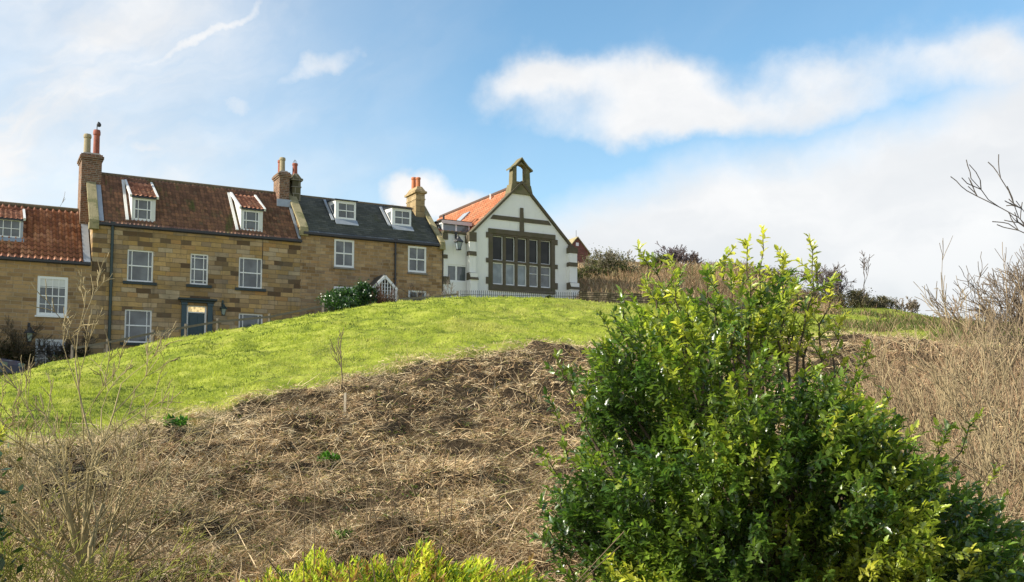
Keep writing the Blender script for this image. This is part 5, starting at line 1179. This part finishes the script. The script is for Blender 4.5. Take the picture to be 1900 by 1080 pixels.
def garden_twigs(name, label, px, D, h, st_, col, lean=.2, leaf=None, cat='shrub', rmin=.008):
    x_, y_ = at_fac(px, D); zg = hz(x_, y_); r_ = thing(name, label, cat, (x_, y_, zg)); out_ = []
    for i in range(st_): grow((RNG.normal(0, .15), RNG.normal(0, .1), -.1), (RNG.normal(0, lean), RNG.normal(0, lean), 1), h * RNG.uniform(.5, .75), .02, 3, out_, 4, .55, .1, .6, (2, 4), .14, rmin)
    prisms(out_, 'branches', M_bark, col, r_, 3)
    if leaf: leaf_cloud(r_, 'foliage', leaf[0], (0, 0, h * .5), leaf[1], .08, leaf[2], M_soft, .5, 30, .6)
garden_twigs('garden_shrub', 'reddish brown twiggy shrub left of the trellis porch', 696, -2.2, 1.7, 12, (.09, .05, .035), .3, (900, (.5, .3, .8), [(.05, .04, .02), (.03, .06, .02)]))
garden_twigs('garden_shrub', 'dark leafy climber with pale flowers at the foot of the porch', 717, -1.5, 1.6, 8, (.10, .08, .05), .25, (1500, (.45, .25, .75), [(.02, .05, .015), (.04, .08, .03), (.35, .36, .30)]))
garden_twigs('garden_shrub', 'bare grey shrub against the lower right window of the slate roofed house', 784, -1.0, 1.6, 6, (.13, .10, .07), .22)
garden_twigs('small_tree', 'small pale bare tree in front of the white chapel wing', 839, -1.6, 2.1, 2, (.22, .19, .16), .15, None, 'tree')
garden_twigs('garden_shrub', 'low brown twigs against the house wall beside the fence post', 575, -1.2, 1.3, 10, (.09, .075, .05), .5)
garden_twigs('climber', 'tangled brown climber under the large cottage window', 20, -.5, 2.3, 12, (.10, .08, .05), .45, (3200, (1.0, .3, .6), [(.03, .04, .015), (.05, .055, .02), (.10, .07, .04)]), 'climber')
garden_twigs('climber', 'dark twiggy climber between the cottage window and the drainpipe', 138, -.5, 1.7, 10, (.08, .065, .045), .5, (1800, (.7, .3, .5), [(.03, .035, .015), (.05, .05, .02)]), 'climber')
for px, lab in ((8, 'dark hedge shrub at the left below the cottage'), (75, 'dark hedge shrub below the small cottage window'), (125, 'dark hedge shrub left of the drainpipe')):
    garden_twigs('hedge_shrub', lab, px, -2.6, .75, 8, (.07, .055, .04), .4, (1600, (.85, .4, .45), [(.02, .03, .012), (.035, .045, .02), (.07, .05, .04)]))

# ------------------------------------------------------------------ post and rail fence
def wood_fence(label, pts, hgt, rails):
    r = thing('wooden_fence', label, 'fence', (pts[0][0], pts[0][1], pts[0][2])); o = Vector(pts[0])
    tops = []
    for (x_, y_, z_) in pts:
        p_ = Vector((x_, y_, z_)) - o; MB().box(p_.x - .05, p_.x + .05, p_.y - .05, p_.y + .05, p_.z - .5, p_.z + hgt).build('post', M_wood, r, bevel=.008); tops.append(p_)
    for a, b in zip(tops[:-1], tops[1:]):
        for q in rails: MB().bar(a + Vector((0, -.075, q)), b + Vector((0, -.075, q)), .035, .09).build('rail', M_wood, r)
    return r
FD = -3.4
def fpt(px, ytop, hgt, D=FD): s, z = fac(px, ytop, D); w = fw(s, D, z - hgt); return (w.x, w.y, w.z)
wood_fence('grey post and rail fence along the path in front of the tall house', [fpt(135, 640, 1.1), fpt(200, 629, 1.1), fpt(284, 612, 1.1), fpt(345, 601, 1.1), fpt(404, 591, 1.1), fpt(500, 582, 1.1), fpt(600, 562, 1.1)], 1.1, (.35, .95))
wood_fence('dark post and rail fence in front of the right end of the slate roofed house', [fpt(738, 549, 1.05), fpt(795, 545.5, 1.05), fpt(849, 540, 1.05)], 1.05, (.88, .4))
# iron railings in front of the chapel
gz_ = 5.02
p0_ = Vector(fpt(855, 541, .95, -2.6)); p1_ = Vector(fpt(1078, 545, .95, -3.2)); N = 62
r_ = thing('iron_railing', 'low black iron railing in front of the white chapel', 'railing', p0_); dv = p1_ - p0_
ps = MB().tube((0, 0, -.3), (0, 0, .95), .011, n=5).lathe((0, 0, .95), [(.02, 0), (.016, .03), (.002, .09)], 5).build('picket', M_iron, r_)
for i in range(1, N):
    q = ps.copy(); q.parent = r_; q.location = dv * i / (N - 1); COL.objects.link(q)
for hh in (.12, .80): MB().bar((0, 0, hh), dv + Vector((0, 0, hh)), .03, .02).build('rail', M_iron, r_)
# garden things at the chapel front
def gobj(px, D, ybase): s = fS(px, D, 550); w = fw(s, D, 0); return Vector((w.x, w.y, hz(w.x, w.y)))
p_ = gobj(900, -1.4, 0); r_ = thing('garden_bench', 'dark garden bench by the chapel wall behind the railing', 'bench', p_, BETA)
m = MB(); 
for k in range(4): m.box(-.6, .6, -.22 + k * .12, -.13 + k * .12, .42, .45)
m.build('seat', M_wood_dk, r_)
m = MB()
for k in range(3): m.box(-.6, .6, .24, .27, .55 + k * .13, .64 + k * .13)
m.build('backrest', M_wood_dk, r_)
for sx in (-.56, .56): MB().box(sx - .03, sx + .03, -.22, -.16, -.05, .62).box(sx - .03, sx + .03, .2, .26, -.05, .95).box(sx - .03, sx + .03, -.16, .2, .58, .62).build('leg', M_wood_dk, r_)
p_ = gobj(933, -1.2, 0); r_ = thing('stone_ornament', 'small grey stone ornament standing by the chapel wall', 'ornament', p_, BETA)
MB().lathe((0, 0, -.05), [(.24, 0), (.24, .12), (.12, .2), (.10, .5), (.2, .62), (.24, .72), (.1, .8), (.13, .92), (.02, 1.0)], 12).build('pedestal', M_greystone, r_)
for px, sc_, lab in ((1020, 1., 'square dark planter under the right end of the chapel window'), (968, .8, 'low trough planter under the middle of the chapel window')):
    p_ = gobj(px, -1.2, 0); r_ = thing('planter', lab, 'planter', p_, BETA)
    MB().hexa([(-.3 * sc_, -.2, 0), (.3 * sc_, -.2, 0), (.3 * sc_, .2, 0), (-.3 * sc_, .2, 0)], [(-.36 * sc_, -.25, .55 * sc_), (.36 * sc_, -.25, .55 * sc_), (.36 * sc_, .25, .55 * sc_), (-.36 * sc_, .25, .55 * sc_)]).build('tub', M_wood_dk, r_, bevel=.01)
    leaf_cloud(r_, 'plant', 500, (0, 0, .64 * sc_), (.26, .18, .12), .11, [(.04, .08, .02), (.08, .1, .03)], M_soft, 1, 10)
# stone retaining wall right of the chapel
a = at(1076, 560, 47.8); b_ = at(1560, 585, 51.0); r_ = thing('stone_wall', 'low dry stone retaining wall right of the white chapel', 'wall', (a.x, a.y, a.z)); m = MB(); N = 40; prev = None
V = []; Fl = []; dirn = (b_ - a); L_ = math.hypot(dirn.x, dirn.y)
yt_ = lambda px: np.interp(px, [1076, 1200, 1330, 1560], [541, 545, 556, 580])
for i in range(N + 1):
    p_ = a + dirn * i / N; px = 950 + p_.x / p_.y * F; zt_ = zat(float(yt_(px)), p_.y) + RNG.normal(0, .02); zb_ = zat(float(yt_(px)) + 32, p_.y) - .5
    for dy, zq in ((0, zb_), (-.03 + RNG.normal(0, .02), zt_), (.45, zt_ + .02), (.45, zb_)): V.append((p_.x - a.x - dy * .07, p_.y - a.y + dy, zq - a.z))
    if i: k = (i - 1) * 4; Fl += [(k, k + 4, k + 5, k + 1), (k + 1, k + 5, k + 6, k + 2), (k + 2, k + 6, k + 7, k + 3)]
m.add(V, Fl); m.build('masonry', M_wallst, r_)

# ------------------------------------------------------------------ red brick house on the hill
YB = 84.; apx = at(1071, 441, YB); s0_ = at(1046, 470, YB).x; s1_ = at(1091, 470, YB).x; cxh = apx.x; wz = at(1070, 500, YB).z
r_ = thing('brick_house', 'red brick house on the hill behind the right side of the chapel', 'house', (cxh, YB, wz), math.radians(24))
hw = 1.12; hz_ = apx.z - wz; ez = zat(467, YB) - wz
MB().poly([(-hw, -1.5), (hw, -1.5), (hw, ez), (0, hz_ - .05), (-hw, ez)], 0, 7).build('wall', M_redbrick, r_)
rf = MB()
for sg in (-1, 1): rf.hexa([(sg * (hw + .18), -.15, ez - .20), (sg * (hw + .18), 7.15, ez - .20), (0, 7.15, hz_), (0, -.15, hz_)], [(sg * (hw + .18), -.15, ez - .10), (sg * (hw + .18), 7.15, ez - .10), (0, 7.15, hz_ + .1), (0, -.15, hz_ + .1)])
rf.build('roof', M_cope, r_)
MB().box(-.14, .14, -.02, -.001, hz_ - .75, hz_ - .45).build('vent', M_white, r_)
MB().tube((0, .2, hz_), (0, .2, hz_ + .7), .02, n=5).build('aerial', M_iron, r_)
MB().box(hw - .1, hw + .35, 1.0, 1.7, -1.0, zat(456, YB) - wz).box(hw - .16, hw + .41, .94, 1.76, zat(458, YB) - wz - .1, zat(458, YB) - wz).lathe((hw + .12, 1.3, zat(456, YB) - wz), [(.14, 0), (.11, .2), (.13, .35)], 8).build('chimney', M_chdk, r_)
MB().box(hw + .02, hw + 2.6, 1.2, 5, -1.5, .65).build('extension', M_redbrick, r_)

# ------------------------------------------------------------------ parked car at the left edge
x_, y_ = at(2, 650, 34.8).x, 34.8; zc = zat(639.5, 34.8) - 1.42
car = thing('parked_car', 'dark blue hatchback parked on the road at the left edge', 'car', (x_ - 1.55, y_, zc), 0)
M_car, t, b = material('dark_blue_car_paint'); b.inputs['Base Color'].default_value = (.03, .045, .12, 1); b.inputs['Roughness'].default_value = .3; b.inputs['Coat Weight'].default_value = .8
bump(t, b, t.noise(objc(t), 3, 2), .002)
prof = [(-2.0, .35), (-2.0, .75), (-1.85, .95), (-1.2, 1.02), (1.1, .98), (1.85, .85), (2.02, .65), (2.02, .35)]
MB().poly(prof, -.85, .85).build('body', M_car, car, bevel=.05)
cab = [(-1.7, 1.0), (-1.25, 1.36), (-.6, 1.42), (.3, 1.40), (1.15, 1.0)]
m = MB(); V = [(x, -.80 if z < 1.1 else -.62, z) for x, z in cab] + [(x, .80 if z < 1.1 else .62, z) for x, z in cab]
m.add(V, [(4, 3, 2, 1, 0), (5, 6, 7, 8, 9)] + [(i, (i + 1) % 5, 5 + (i + 1) % 5, 5 + i) for i in range(5)]); m.build('cabin', M_glass_d, car, bevel=.03)
MB().hexa([(-1.2, -.61, 1.37), (.28, -.61, 1.395), (.28, .61, 1.395), (-1.2, .61, 1.37)], [(-1.1, -.58, 1.42), (.2, -.58, 1.44), (.2, .58, 1.44), (-1.1, .58, 1.42)]).build('roof_panel', M_car, car)
for sx in (-1.3, 1.3):
    for sy in (-.80, .80):
        w_ = MB().tube((sx, sy - .1, .32), (sx, sy + .1, .32), .32, n=20).build('wheel', M_black, car); MB().tube((sx, sy - .12, .32), (sx, sy + .12, .32), .2, n=12).build('rim', M_lead, w_)
for sy in (-.6, .6): MB().box(1.97, 2.035, sy - .17, sy + .17, .62, .76).build('headlight', M_glass_b, car)
scene.render.resolution_x = 1024; scene.render.resolution_y = 582
